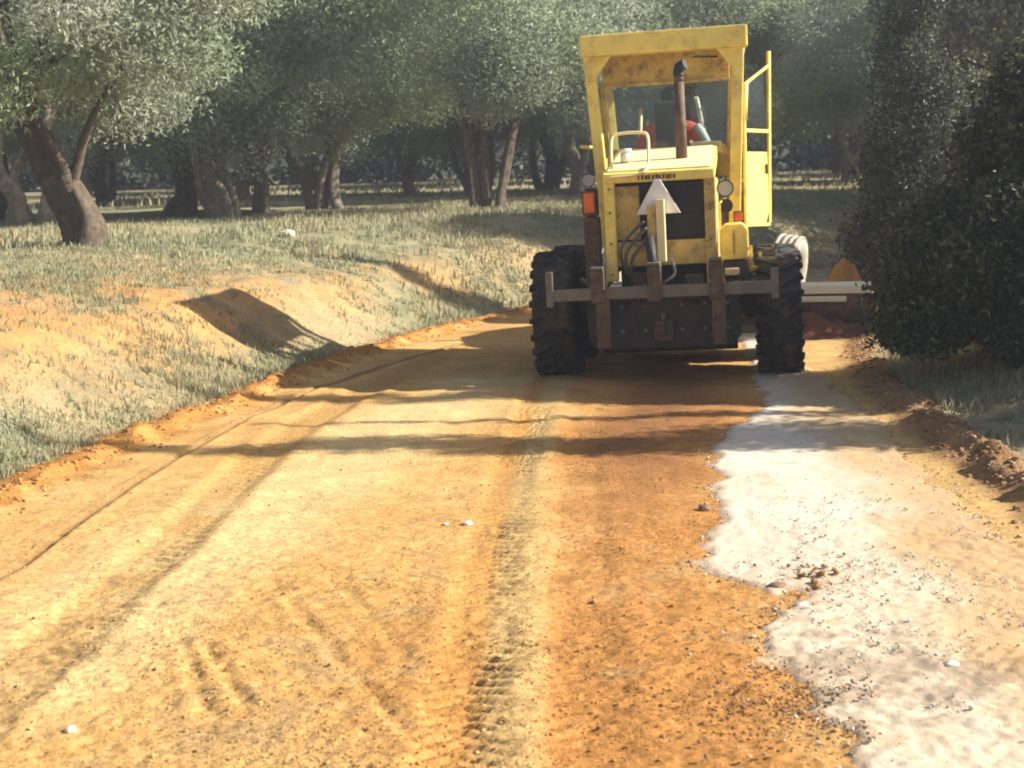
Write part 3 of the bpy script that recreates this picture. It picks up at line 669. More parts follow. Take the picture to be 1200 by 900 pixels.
# two slim young trees just outside the right edge: their shadows cross the road
def slim_tree(x, y, ht, r, lab):
    bl = []
    k = int(ht * 5)
    for i in range(k):
        f = i / k; rr = r * (1 - f) ** .8 + .04; a = rb.random() * 6.28
        bl.append((math.cos(a) * rr * .5, math.sin(a) * rr * .5, .15 + f * ht, rr * .75))
    leafy_bush('young_tree', x, y, bl, .07, 420, DK, lab, 'tree', [([(0, 0, -.1), (.02, 0, ht * .5), (0, 0, ht)], [.05, .035, .012])])
slim_tree(5.1, 10.75, 5.5, .80, 'slim cone shaped young evergreen on the right verge near the gravel')
slim_tree(5.3, 11.85, 4.6, .26, 'very thin young evergreen on the right verge beside the bush')
slim_tree(4.9, 21.8, 7.0, .95, 'slender young evergreen beyond the blade on the far side of the bend')

slim_tree(4.85, 13.35, 5.4, .62, 'tall narrow dark evergreen at the right edge, rising out of the roadside bush')
# ------------------------------------------------------------ mesh-part builder for the machine
class PB:
    def __init__(s): s.bm = bmesh.new()
    def box(s, x0, x1, y0, y1, z0, z1, bev=.012, top=None, rot=None):
        """axis box; top=(dx,dy) shifts the upper face; rot = (axis, degrees, pivot)"""
        v = [s.bm.verts.new((x, y, z)) for z in (z0, z1) for y in (y0, y1) for x in (x0, x1)]
        if top:
            for q in v[4:]: q.co.x += top[0]; q.co.y += top[1]
        fs = [s.bm.faces.new([v[i] for i in f]) for f in ((0, 2, 3, 1), (4, 5, 7, 6), (0, 1, 5, 4), (2, 6, 7, 3), (0, 4, 6, 2), (1, 3, 7, 5))]
        if rot: bmesh.ops.rotate(s.bm, verts=v, cent=Vector(rot[2]), matrix=Matrix.Rotation(R(rot[1]), 3, rot[0]))
        if bev: bmesh.ops.bevel(s.bm, geom=list({e for f in fs for e in f.edges}), offset=bev, segments=2, profile=.6, affect='EDGES')
        return s
    def bar(s, p, q, w, h, bev=.008, roll=0):
        p, q = Vector(p), Vector(q); d = q - p; l = d.length
        m = d.to_track_quat('Z', 'Y').to_matrix().to_4x4() @ Matrix.Rotation(R(roll), 4, 'Z'); m.translation = p
        v = [s.bm.verts.new(m @ Vector((x * w / 2, y * h / 2, z * l))) for z in (0, 1) for y in (-1, 1) for x in (-1, 1)]
        fs = [s.bm.faces.new([v[i] for i in f]) for f in ((0, 2, 3, 1), (4, 5, 7, 6), (0, 1, 5, 4), (2, 6, 7, 3), (0, 4, 6, 2), (1, 3, 7, 5))]
        if bev: bmesh.ops.bevel(s.bm, geom=list({e for f in fs for e in f.edges}), offset=bev, segments=2, profile=.6, affect='EDGES')
        return s
    def cyl(s, p, q, r, r2=None, n=20):
        p, q = Vector(p), Vector(q); r2 = r if r2 is None else r2
        m = (q - p).to_track_quat('Z', 'Y').to_matrix(); l = (q - p).length
        a = [s.bm.verts.new(p + m @ Vector((r * math.cos(t), r * math.sin(t), 0))) for t in [2 * math.pi * i / n for i in range(n)]]
        b = [s.bm.verts.new(p + m @ Vector((r2 * math.cos(t), r2 * math.sin(t), l))) for t in [2 * math.pi * i / n for i in range(n)]]
        for i in range(n): f = s.bm.faces.new((a[i], a[(i + 1) % n], b[(i + 1) % n], b[i])); f.smooth = True
        s.bm.faces.new(a[::-1]); s.bm.faces.new(b); return s
    def tube(s, path, r, n=8, seg=5):
        path = [Vector(p) for p in path]
        P = [2 * path[0] - path[1]] + path + [2 * path[-1] - path[-2]]; C = []
        for i in range(len(path) - 1):
            a, b, c, d = P[i:i + 4]
            for k in range(seg):
                f = k / seg; C.append(.5 * ((2 * b) + (c - a) * f + (2 * a - 5 * b + 4 * c - d) * f * f + (3 * b - a - 3 * c + d) * f ** 3))
        C.append(path[-1]); prev = None
        ref = None
        for i, c in enumerate(C):
            t = (C[min(i + 1, len(C) - 1)] - C[max(i - 1, 0)]).normalized()
            if ref is None: ref = t.orthogonal().normalized()
            ref = (ref - t * ref.dot(t)).normalized(); u = t.cross(ref)
            ring = [s.bm.verts.new(c + (ref * math.cos(2 * math.pi * k / n) + u * math.sin(2 * math.pi * k / n)) * r) for k in range(n)]
            if prev:
                for k in range(n): f = s.bm.faces.new((prev[k], prev[(k + 1) % n], ring[(k + 1) % n], ring[k])); f.smooth = True
            else: s.bm.faces.new(ring[::-1])
            prev = ring
        s.bm.faces.new(prev); return s
    def lathe(s, prof, c, axis='X', n=40):
        """prof: list of (along, radius) closed ring"""
        rings = []
        for a_, r in prof:
            ring = []
            for k in range(n):
                t = 2 * math.pi * k / n; y, z = r * math.cos(t), r * math.sin(t)
                v = Vector((a_, y, z)) if axis == 'X' else Vector((y, a_, z)) if axis == 'Y' else Vector((y, z, a_))
                ring.append(s.bm.verts.new(v + Vector(c)))
            rings.append(ring)
        for i in range(len(rings)):
            a, b = rings[i], rings[(i + 1) % len(rings)]
            for k in range(n): f = s.bm.faces.new((a[k], a[(k + 1) % n], b[(k + 1) % n], b[k])); f.smooth = True
        return s
    def prism(s, poly, lo, hi, axis='X', bev=.01):
        """poly in the plane across axis, extruded from lo to hi"""
        mk = {'X': lambda a, b, h: (h, a, b), 'Y': lambda a, b, h: (a, h, b), 'Z': lambda a, b, h: (a, b, h)}[axis]
        A = [s.bm.verts.new(mk(a, b, lo)) for a, b in poly]; B = [s.bm.verts.new(mk(a, b, hi)) for a, b in poly]; n = len(poly)
        fs = [s.bm.faces.new(A), s.bm.faces.new(B[::-1])] + [s.bm.faces.new((A[i], B[i], B[(i + 1) % n], A[(i + 1) % n])) for i in range(n)]
        if bev: bmesh.ops.bevel(s.bm, geom=list({e for f in fs for e in f.edges}), offset=bev, segments=2, profile=.6, affect='EDGES')
        return s
    def frame(s, x0, x1, z0, z1, y0, y1, w, wt=None, wb=None):
        wt = w if wt is None else wt; wb = w if wb is None else wb
        s.box(x0, x0 + w, y0, y1, z0, z1); s.box(x1 - w, x1, y0, y1, z0, z1)
        s.box(x0 + w - .001, x1 - w + .001, y0 + .003, y1 - .003, z1 - wt, z1 - .002); s.box(x0 + w - .001, x1 - w + .001, y0 + .003, y1 - .003, z0 + .002, z0 + wb); return s
    def mk(s, name, m, parent=None, loc=None, rot=None):
        bmesh.ops.recalc_face_normals(s.bm, faces=s.bm.faces)
        me = bpy.data.meshes.new(name); s.bm.to_mesh(me); s.bm.free(); me.materials.append(M[m] if isinstance(m, str) else m)
        o = bpy.data.objects.new(name, me); COL.objects.link(o)
        if parent is not None: o.parent = parent
        if loc: o.location = loc
        if rot: o.rotation_euler = rot
        return o

# ------------------------------------------------------------ motor grader (x right, y ahead, z up; origin under the rear axle)
YAW_G, ROLL_G = 6.0, 1.6
G = empty('motor_grader', (.80, 14.65, .02)); G.rotation_euler = (0, -R(ROLL_G), -R(YAW_G))
tag(G, 'yellow motor grader seen from behind, grading the orange dirt road', 'grader')
# --- rear frame, bumper and belly
PB().box(-.50, .50, -.62, 2.4, .66, .86).box(-.36, .36, -.5, 2.2, .40, .68).mk('rear_frame', 'dark', G)
PB().prism([(-.66, .32), (.66, .32), (.74, .42), (.74, .84), (-.74, .84), (-.74, .42)], -.80, -.62, 'Y').mk('rear_bumper', 'dark', G)
PB().cyl((-1.0, 0.72, .62), (1.0, .72, .62), .17).cyl((-.3, .72, .6), (.3, .72, .6), .26).mk('rear_axle', 'dark', G)
PB().box(-.70, .70, .25, .33, .17, .62, .015).box(-.55, .55, .33, 1.9, .22, .42, .02).mk('belly_guard', 'dark', G)
for s in (-1, 1):
    PB().box(min(s * .78, s * .90), max(s * .78, s * .90), -.12, 1.57, .52, .80, .03).mk('tandem_case', 'dark', G)
# --- engine bay and hood
HZ0, HZ1 = 2.04, 2.30
hood = PB().prism([(-.74, HZ0 - .11), (-.74, HZ0 - .015), (-.70, HZ0), (1.12, HZ1), (1.12, HZ1 - .16)], -.54, .54, 'X', .02).mk('engine_hood', 'yellow', G)
PB().prism([(-.69, HZ0 + .004), (-.69, HZ0 + .016), (1.10, HZ1 + .010), (1.10, HZ1 - .002)], -.50, .50, 'X', .004).mk('hood_top_panel', 'dusty', hood)
for i in range(11):      # row of small worn characters, no longer readable
    x = -.20 + i * .034
    PB().box(x, x + .018 + .006 * (i % 3), -.746, -.741, HZ0 - .085, HZ0 - .045 + .006 * (i % 2), 0).mk('worn_letter', 'letter', hood)
PB().box(-.54, -.43, -.72, -.60, .98, HZ0 - .10, .015).mk('radiator_post', 'yellow', G)
PB().box(.43, .54, -.72, -.60, .98, HZ0 - .10, .015).mk('radiator_post', 'yellow_old', G)
PB().box(-.431, .431, -.69, -.60, 1.12, 1.36, .01).mk('lower_panel', 'yellow_old', G)
for s in (-1, 1): PB().box(min(s * .50, s * .535), max(s * .50, s * .535), -.60, 1.1, 1.02, 1.95, .008).mk('side_panel', 'yellow_old', G)
gr = PB().box(-.431, .431, -.60, -.575, 1.36, HZ0 - .10, 0).mk('radiator_grille', 'black', G)
for i in range(9): PB().box(-.42, .42, -.628, -.603, 1.40 + i * .062, 1.412 + i * .062, 0).mk('grille_bar', 'dark', gr)
PB().box(-.43, -.20, -.64, -.63, 1.38, 1.90, .003).mk('grille_cover', 'yellow_old', gr)
PB().box(-.42, .42, -.5, 1.1, .86, 1.30, .02).box(-.3, .3, -.3, 1.0, 1.3, 1.85, .02).mk('engine_block', 'dark', G)
# --- white warning triangle
sg = PB().prism([(-.225, 1.62), (.205, 1.62), (.015, 1.955), (-.035, 1.955)], -.785, -.775, 'Y', .003).mk('warning_triangle', 'sign', G)
rim = PB()
for a, b in (((-.215, 1.627), (.195, 1.627)), ((.195, 1.627), (.01, 1.945)), ((-.03, 1.945), (-.215, 1.627))):
    rim.bar((a[0], -.788, a[1]), (b[0], -.788, b[1]), .012, .004, 0)
rim.mk('triangle_border', 'sign', sg)
PB().bar((-.01, -.77, 1.70), (-.01, -.70, 1.70), .03, .03).mk('bracket', 'black', sg)
# --- lifting post of the ripper with hydraulic cylinder
PB().box(-.03, .055, -.90, -.80, 1.16, 1.76, .01).mk('lift_post', 'dusty', G)  # right half of the post: its lit side put into the paler colour
PB().box(-.115, -.035, -.90, -.82, 1.10, 1.70, .01).mk('lift_post', 'yellow_old', G)  # left half of the same post: its unlit side put into the browner colour
cy = PB().cyl((-.10, -.93, 1.42), (-.06, -.98, .98), .045).mk('lift_cylinder', 'dark', G)
PB().cyl((-.06, -.98, .98), (-.05, -.99, .88), .022).mk('piston_rod', 'steel', cy)
for pts in ([(-.34, -.82, 1.05), (-.33, -.90, 1.25), (-.22, -.93, 1.40), (-.12, -.92, 1.50)], [(-.30, -.84, 1.02), (-.27, -.92, 1.20), (-.18, -.95, 1.33), (-.10, -.93, 1.42)],
            [(-.37, -.80, 1.12), (-.38, -.88, 1.30), (-.28, -.91, 1.44), (-.14, -.91, 1.56)], [(.10, -.82, 1.18), (.13, -.92, 1.05), (.05, -.98, .98), (-.03, -.98, .93)]):
    PB().tube(pts, .016).mk('hydraulic_hose', 'hose', G)
# --- ripper beam with brackets and shanks
rp = PB().box(-1.06, 1.06, -1.06, -.96, .83, .945, .012).mk('ripper_beam', 'steel', G)
for x in (-1.07, 1.07): PB().box(x - .035, x + .035, -1.07, -.94, .78, 1.12 if x < 0 else 1.06, .01).mk('end_bracket', 'steel', rp)
for x, z1 in ((-.60, 1.12), (-.06, 1.14), (.52, 1.16)):
    PB().box(x - .065, x + .065, -1.10, -.92, .80, z1, .012).mk('shank_holder', 'rust', rp)
    PB().box(x - .06, x + .06, -1.11, -.90, z1 + .002, z1 + .028, .006).mk('holder_cap', 'steel', rp)
for x in (-.56, .54):
    PB().prism([(-1.08, .84), (-.95, .84), (-.95, .50), (-.99, .36), (-1.06, .36), (-1.08, .52)], x - .065, x + .065, 'X', .01).mk('ripper_shank', 'rust', rp)
for x in (-.34, .30): PB().bar((x, -.99, .86), (x, -.62, .74), .09, .10).mk('ripper_arm', 'dark', rp)
ht = PB().box(-.09, .09, -.90, -.80, .40, .60, .012).cyl((0, -.93, .44), (0, -.93, .60), .03).mk('tow_hitch', 'rust', G); PB().cyl((0, -.93, .60), (0, -.93, .66), .018).bar((-.03, -.93, .66), (.03, -.93, .66), .012, .012).mk('hitch_pin', 'steel', ht)
for x in (-.62, -.40, -.18, .18, .40, .62):
    for z in (.50, .74): PB().cyl((x, -.80, z), (x, -.822, z), .022, .018, 6).mk('bolt', 'steel', G)
PB().box(-.30, -.16, -.78, -.66, .90, 1.06, .012).mk('valve_block', 'rust', G)
PB().box(.22, .40, -.78, -.66, .90, 1.02, .012).mk('valve_block', 'rust', G)
for x in (-.28, -.23, -.18, .25, .31, .37): PB().tube([(x, -.79, .96), (x + .02, -.86, .90), (x * .8, -.84, .78), (x * .7, -.72, .66)], .011, 6, 4).mk('hydraulic_hose', 'hose', G)
for s in (-1, 1):
    PB().tube([(s * .50, -.64, 1.0), (s * .56, -.72, .88), (s * .60, -.70, .70), (s * .50, -.60, .60)], .018, 8, 4).mk('hydraulic_hose', 'hose', G)
    PB().bar((s * .62, -.55, .86), (s * .86, -.1, .98), .05, .04).mk('frame_brace', 'yellow_old', G)
PB().bar((.54, -.66, 1.12), (.60, -.60, .84), .04, .03).mk('frame_brace', 'yellow_old', G)
for x in (-.485, .485):
    for z in (1.05, 1.35, 1.65, 1.88): PB().cyl((x, -.72, z), (x, -.732, z), .012, .010, 6).mk('bolt', 'rust', G)
# --- left rear column with tail lamp, right lamps and filler box
col_ = PB().box(-.78, -.62, -.42, -.28, .96, 1.62, .02).box(-.77, -.63, -.41, -.29, 1.62, 1.90, .03).mk('side_column', 'rust', G)
tl = PB().box(-.785, -.635, -.47, -.43, 1.63, 1.88, .02).mk('tail_lamp', 'rust', G)
PB().box(-.765, -.655, -.50, -.471, 1.66, 1.86, .018).mk('lamp_lens', 'lens', tl)
wl = PB().cyl((-.71, -.44, 1.98), (-.71, -.33, 1.98), .065, .05).mk('work_lamp', 'black', G); PB().cyl((-.71, -.452, 1.98), (-.71, -.441, 1.98), .058).mk('lamp_lens', 'lens_grey', wl)
wl = PB().cyl((.63, -.40, 1.83), (.63, -.24, 1.83), .085, .06).cyl((.63, -.40, 1.66), (.63, -.28, 1.66), .07, .055).mk('work_lamp', 'black', G)
PB().cyl((.63, -.412, 1.83), (.63, -.401, 1.83), .072).mk('lamp_lens', 'lens_grey', wl)
tl = PB().box(.70, .80, -.30, -.26, 1.50, 1.60, .01).mk('tail_lamp', 'black', G); PB().box(.71, .79, -.318, -.301, 1.51, 1.59, .01).mk('lamp_lens', 'lens', tl)
PB().bar((.57, -.42, 1.30), (.57, -.42, 1.70), .02, .02).bar((.57, -.42, 1.69), (.63, -.35, 1.75), .02, .02).mk('lamp_stalk', 'yellow', G)
fb = PB().prism([(.56, 1.13), (.84, 1.13), (.84, 1.42), (.79, 1.48), (.61, 1.48), (.56, 1.42)], -.42, .10, 'Y', .02).mk('filler_box', 'yellow', G)
PB().box(.685, .70, -.433, -.421, 1.18, 1.42, .003).mk('box_rib', 'yellow_old', fb)
PB().box(.58, .84, -.40, .0, .93, 1.12, .02).mk('battery_box', 'dark', G)
PB().box(.60, .74, -.50, -.40, .98, 1.05, .012).mk('step', 'dusty', G)
PB().box(.80, .98, -.30, -.05, 1.0, 1.05, .01).bar((.86, -.2, .95), (.86, -.2, 1.25), .03, .03).bar((.95, -.2, 1.0), (.95, -.2, 1.18), .03, .03).mk('step', 'yellow_old', G)
# --- exhaust
ex = PB().cyl((.20, .05, 2.12), (.20, .05, 2.92), .060, .050).cyl((.20, .05, 2.92), (.20, .05, 3.00), .048).mk('exhaust_pipe', 'rust', G)
PB().tube([(.20, .05, 2.97), (.20, .05, 3.03), (.22, .04, 3.07), (.27, .02, 3.09)], .054, 14).mk('exhaust_elbow', 'black', ex)
PB().bar((.29, 1.0, 3.25), (.58, 1.2, 3.25), .02, .02).mk('wiper_arm', 'black', G)
# --- hand rail on hood
PB().tube([(-.46, -.50, 2.05), (-.47, -.48, 2.20), (-.46, -.42, 2.38), (-.38, -.40, 2.42), (-.18, -.40, 2.42), (-.11, -.42, 2.38), (-.10, -.52, 2.2), (-.105, -.60, 2.06)], .016, 8, 5).mk('hand_rail', 'dusty', G)
PB().tube([(-.52, -.66, 1.97), (-.44, -.76, 1.99), (-.25, -.77, 2.0), (-.12, -.76, 2.04), (-.11, -.62, 2.1)], .012, 6, 4).mk('hand_rail', 'dusty', G)
PB().cyl((-.36, -.1, 2.15), (-.36, -.1, 2.25), .05).cyl((-.36, -.1, 2.25), (-.36, -.1, 2.28), .065).mk('filler_cap', 'pale', G)
# --- cab: four posts, roof, panels, glass
CY0, CY1 = 1.14, 2.62
cab_before = set(G.children)
PB().bar((-.70, CY0 + .06, 1.0), (-.865, CY0 + .06, 3.47), .16, .13, .015).mk('cab_post', 'yellow', G)
PB().bar((.72, CY0 + .06, .98), (.85, CY0 + .06, 3.47), .17, .13, .015).mk('cab_post', 'yellow', G)
PB().bar((-.66, CY1, 1.2), (-.80, CY1 - .05, 3.46), .09, .09, .01).mk('cab_post', 'yellow', G)
PB().bar((.66, CY1, 1.2), (.80, CY1 - .05, 3.46), .09, .09, .01).mk('cab_post', 'yellow', G)
rf = PB().box(-.955, .955, CY0 - .06, CY0 + .16, 3.44, 3.68, .025).mk('roof_beam', 'yellow', G)
PB().box(-.93, .93, CY0 + .161, CY1 + .05, 3.50, 3.665, .03).mk('cab_roof', 'yellow', G)
for s in (-1, 1):
    PB().prism([(s * .80, 3.438), (s * .60, 3.438), (s * .79, 3.20)], CY0, CY0 + .05, 'Y', .004).mk('roof_gusset', 'yellow', rf)
PB().box(-.74, .74, CY0 + .30, CY0 + .34, 3.12, 3.498, .008).mk('header_panel', 'yellow_old', G)
PB().box(-.68, .68, CY0 + .27, CY0 + .33, 2.02, 2.36, .01).mk('rear_wall', 'yellow_old', G)
wf = PB()
wf.bar((-.69, CY0 + .29, 2.0), (-.745, CY0 + .29, 3.12), .05, .05).bar((.69, CY0 + .29, 2.0), (.745, CY0 + .29, 3.12), .05, .05).box(-.70, .70, CY0 + .27, CY0 + .31, 3.10, 3.135, .005).box(-.66, .66, CY0 + .262, CY0 + .34, 2.34, 2.385, .005)
wf.mk('window_frame', 'yellow_old', G)
PB().prism([(-.66, 2.386), (.66, 2.386), (.705, 3.10), (-.705, 3.10)], CY0 + .285, CY0 + .291, 'Y', 0).mk('rear_window', 'glass', G)
PB().prism([(-.66, 1.75), (.66, 1.75), (.76, 3.45), (-.76, 3.45)], CY1 - .02, CY1 - .014, 'Y', 0).mk('windshield', 'glass', G)
PB().prism([(CY0 + .13, 1.2), (CY1 - .05, 1.2), (CY1 - .05, 2.25), (CY0 + .13, 2.25)], -.735, -.715, 'X', .004).mk('cab_side_panel', 'yellow', G)
PB().box(-.66, .66, CY1 - .05, CY1 - .02, 1.2, 1.75, .006).mk('cab_front_panel', 'yellow_old', G)
PB().box(-.68, .68, CY0 + .14, CY1, 1.12, 1.20, .01).mk('cab_floor', 'dark', G)
PB().bar((-.735, CY0 + .15, 2.27), (-.72, CY1 - .04, 2.27), .04, .05).mk('window_sill', 'yellow', G)
PB().tube([(-.90, CY0 + .05, 2.42), (-.99, CY0 + .05, 2.44), (-1.0, CY0 + .3, 2.44), (-.86, CY0 + .5, 2.44)], .02, 8, 4).mk('grab_handle', 'yellow', G)
# cab interior
se = PB().prism([(1.62, 1.80), (2.06, 1.80), (2.10, 1.86), (2.06, 1.92), (1.62, 1.90)], -.23, .27, 'X', .02).mk('seat', 'seat', G)
PB().prism([(1.60, 1.86), (1.70, 1.86), (1.60, 2.90), (1.54, 2.93), (1.50, 2.88)], -.15, .18, 'X', .03).mk('seat_back', 'seat', se)
PB().box(-.1, .14, 1.7, 1.95, 1.20, 1.80, .01).mk('seat_pedestal', 'black', se)
stw = PB().bar((.02, 2.5, 1.3), (.02, 2.33, 2.30), .07, .07).mk('steering_column', 'black', G)
sw = PB().lathe([(-.015, .19), (0, .205), (.015, .19), (0, .175)], (0, 0, 0), 'Z', 28).bar((-.18, 0, 0), (.18, 0, 0), .03, .015).bar((0, -.18, 0), (0, .18, 0), .03, .015).mk('steering_wheel', 'black', stw)
sw.location = (.02, 2.30, 2.36); sw.rotation_euler = (R(28), 0, 0)
PB().cyl((-.40, 2.1, 2.15), (-.345, 2.02, 2.88), .028, .022, 10).mk('control_lever', 'dusty', G)
for x in (-.27, -.2, .24, .31, .38): PB().cyl((x, 2.42, 1.75), (x, 2.36, 2.30), .012, .012, 8).mk('control_lever', 'black', G)
PB().cyl((.46, 2.2, 2.2), (.34, 1.7, 2.95), .028, .028, 10).mk('cab_strut', 'pale', G)
PB().box(.28, .62, CY0 + .10, CY0 + .24, 2.28, 2.42, .015).mk('rear_shelf', 'dusty', G)
# cab door swung open on the right
dr = empty('cab_door', (.86, 1.34, 0), G); dr.rotation_euler.z = R(-21); dr.scale.y = -1
PB().bar((0, 0, 1.45), (.02, 0, 3.05), .035, .035).bar((0, -.74, 1.47), (.06, -.72, 3.46), .04, .035).bar((0.01, 0, 2.54), (.02, -.74, 2.54), .035, .04).bar((0, 0, 1.47), (0, -.74, 1.45), .035, .035).bar((.03, 0, 3.05), (.055, -.72, 3.30), .03, .03).mk('door_frame', 'yellow', dr)
PB().prism([(-.02, 1.49), (-.60, 1.47), (-.70, 1.60), (-.72, 2.30), (-.02, 2.30)], -.012, .012, 'X', .004).mk('door_panel', 'yellow', dr)
PB().prism([(-.02, 2.31), (-.72, 2.31), (-.72, 2.52), (-.02, 2.52)], .003, .009, 'X', 0).mk('door_window', 'glass', dr)
PB().prism([(-.03, 2.56), (-.72, 2.56), (-.72, 3.26), (-.03, 3.03)], .022, .028, 'X', 0).mk('door_window', 'glass', dr)
PB().bar((.02, -.60, 2.1), (.05, -.60, 2.1), .02, .12).mk('door_handle', 'black', dr)
PB().cyl((.90, CY0 + .10, 2.62), (.925, CY0 + .10, 3.05), .024, .024, 10).bar((.85, CY0 + .1, 2.64), (.91, CY0 + .1, 2.64), .02, .02).bar((.87, CY0 + .1, 3.03), (.93, CY0 + .1, 3.03), .02, .02).mk('grab_handle', 'dusty', G)
for o_ in set(G.children) - cab_before:      # bring the cab to its real proportions
    if o_.type == 'MESH':
        for ob in [o_] + [k for k in o_.children if k.type == 'MESH' and k.name.split('.')[0] != 'steering_wheel']:
            for v in ob.data.vertices:
                v.co.x *= .945; v.co.z = 1.0 + (v.co.z - 1.0) * (.955 if v.co.z > 1 else 1)
    else: o_.scale.z = .965; o_.location.x *= .96
for z in (.45, .78): PB().box(.80, 1.12, 2.2, 2.45, z, z + .04, .008).mk('step', 'dark', G)
# --- main frame arch, front axle (the machine is bent to the right at the cab)
ART = R(-5)
def bend(o, piv=(0, 2.3)):
    p = Vector((o.location.x - piv[0], o.location.y - piv[1])); q = Matrix.Rotation(ART, 2) @ p
    o.location.x, o.location.y = piv[0] + q.x, piv[1] + q.y; o.rotation_euler.z += ART; return o
n_before = set(G.children)
fr_pts = [(2.3, .78), (2.3, 1.12), (3.0, 1.55), (4.0, 1.75), (4.9, 1.62), (5.6, 1.25), (6.25, 1.12), (6.25, .80), (5.6, .85), (4.85, 1.25), (4.0, 1.42), (3.1, 1.22), (2.7, .80)]
PB().prism(fr_pts, -.16, .16, 'X', .015).mk('main_frame', 'yellow', G)
PB().box(-.22, .22, 6.2, 6.5, .62, 1.20, .03).mk('front_bumper', 'yellow', G)
PB().prism([(-1.0, .50), (-.3, .66), (.3, .66), (1.0, .50), (1.0, .66), (.3, .86), (-.3, .86), (-1.0, .66)], 5.78, 5.98, 'Y', .015).mk('front_axle', 'yellow_old', G)
db = PB().bar((0, 6.1, .72), (-.55, 3.6, .82), .12, .12).bar((0, 6.1, .72), (.55, 3.6, .82), .12, .12).bar((-.6, 3.6, .82), (.6, 3.6, .82), .12, .12).mk('drawbar', 'yellow_old', G)
PB().lathe([(.68, .70), (.78, .70), (.78, .58), (.68, .58)], (.1, 3.75, 0), 'Z', 40).mk('blade_circle', 'dark', G)
for s in (-1, 1):
    lc = PB().cyl((s * .42, 3.55, 1.70), (s * .60, 3.6, 1.20), .055).mk('blade_cylinder', 'yellow', G); PB().cyl((s * .60, 3.6, 1.20), (s * .66, 3.62, .88), .025).mk('piston_rod', 'steel', lc)
# --- blade (moldboard), shifted to the right and angled
bl_ = empty('moldboard', (.40, 3.75, 0), G); bl_.rotation_euler = (0, R(ROLL_G), R(4))
def curve(z0, z1, off, th):
    f = lambda z: -.16 + .52 * (z - .36) ** 2 / .09 * .22
    zs = [z0 + (z1 - z0) * i / 6 for i in range(7)]
    return [(f(z) + off, z) for z in zs] + [(f(z) + off + th, z) for z in zs[::-1]]
PB().prism(curve(.10, .52, 0, .025), -1.75, 1.78, 'X', 0).mk('blade_plate', 'rust', bl_)
PB().prism([(-.17, .50), (-.17, .60), (-.10, .645), (-.04, .64), (-.04, .50)], -1.78, 1.80, 'X', .01).mk('blade_top_rail', 'pale', bl_)
PB().box(-1.4, 1.5, -.20, -.13, .40, .47, .01).mk('slide_rail', 'pale', bl_)
PB().box(-1.76, 1.79, -.085, -.055, -.02, .16, .004).mk('cutting_edge', 'steel', bl_)
PB().prism([(-.16, -.02), (-.02, -.02), (-.02, .50), (-.16, .50)], 1.785, 1.815, 'X', .004).mk('end_bit', 'rust', bl_)
for x in (-.35, .55): PB().bar((x, -.15, .45), (x, .0, .75), .10, .06).mk('blade_arm', 'dark', bl_)
for o_ in set(G.children) - n_before: bend(o_)
# --- wheels
def make_wheel(Rr, W, n_l, rubber='rubber', dusty_side=False):
    t = empty('wheel')
    h = W / 2; pr = [(-h * .55, Rr * .47), (-h * .92, Rr * .60), (-h, Rr * .78), (-h * .93, Rr * .92), (-h * .75, Rr * .965), (0, Rr * .975), (h * .75, Rr * .965), (h * .93, Rr * .92), (h, Rr * .78), (h * .92, Rr * .60), (h * .55, Rr * .47)]
    p = PB().lathe(pr, (0, 0, 0), 'X', 48)
    for k in range(n_l):
        for s in (-1, 1):
            a = 2 * math.pi * (k + (.5 if s > 0 else 0)) / n_l; da = .20
            P0 = Vector((s * .01, math.cos(a) * Rr * .965, math.sin(a) * Rr * .965)); P1 = Vector((s * h * .93, math.cos(a - da) * Rr * .955, math.sin(a - da) * Rr * .955))
            P2 = Vector((s * h * 1.0, math.cos(a - da) * Rr * .86, math.sin(a - da) * Rr * .86))
            p.bar(P0, P1, .05, .055, .006); p.bar(P1, P2, .045, .05, .005)
    if not n_l:
        for q in (-.36, -.12, .12, .36): p.lathe([(W * q - .028, Rr * .95), (W * q - .022, Rr * .995), (W * q + .022, Rr * .995), (W * q + .028, Rr * .95)], (0, 0, 0), 'X', 48)
    p.mk('tyre', rubber, t)
    for sgn in ((1,)): 
        PB().lathe([(-h * .5, Rr * .475), (h * .5, Rr * .475), (h * .55, Rr * .44), (h * .30, Rr * .40), (h * .22, Rr * .12), (-h * .1, Rr * .12), (-h * .30, Rr * .40), (-h * .55, Rr * .44)], (0, 0, 0), 'X', 32).mk('rim', 'yellow_old', t)
    PB().cyl((-h * .15, 0, 0), (h * .42, 0, 0), Rr * .16, Rr * .13, 16).mk('hub', 'yellow_old', t)
    return t
def copy_tree(o, parent=None):
    c = o.copy(); COL.objects.link(c)
    if parent is not None: c.parent = parent
    for ch in list(o.children):
        k = ch.copy(); COL.objects.link(k); k.parent = c
    return c
RW = .655
wh = make_wheel(RW, .42, 22)
first = True
for s in (-1, 1):
    for yy in (0, 1.47):
        o = wh if first else copy_tree(wh); first = False
        o.parent = G; o.location = (s * 1.125, yy, RW - .03 + (.005 if s < 0 else -.085)); o.rotation_euler = (rng.random() * 1.0, 0, 0 if s > 0 else math.pi)
# front wheels, steered right and leaning
fw = make_wheel(.60, .36, 0, 'dusty_rubber')
for i, (s, sx) in enumerate(((1, 1.36), (-1, -.98))):
    o = fw if i == 0 else copy_tree(fw)
    o.parent = G; o.location = (sx, 5.85 if s > 0 else 6.05, .56 if s > 0 else .62); o.rotation_mode = 'ZYX'
    o.rotation_euler = (rng.random(), R(4), -R(19))
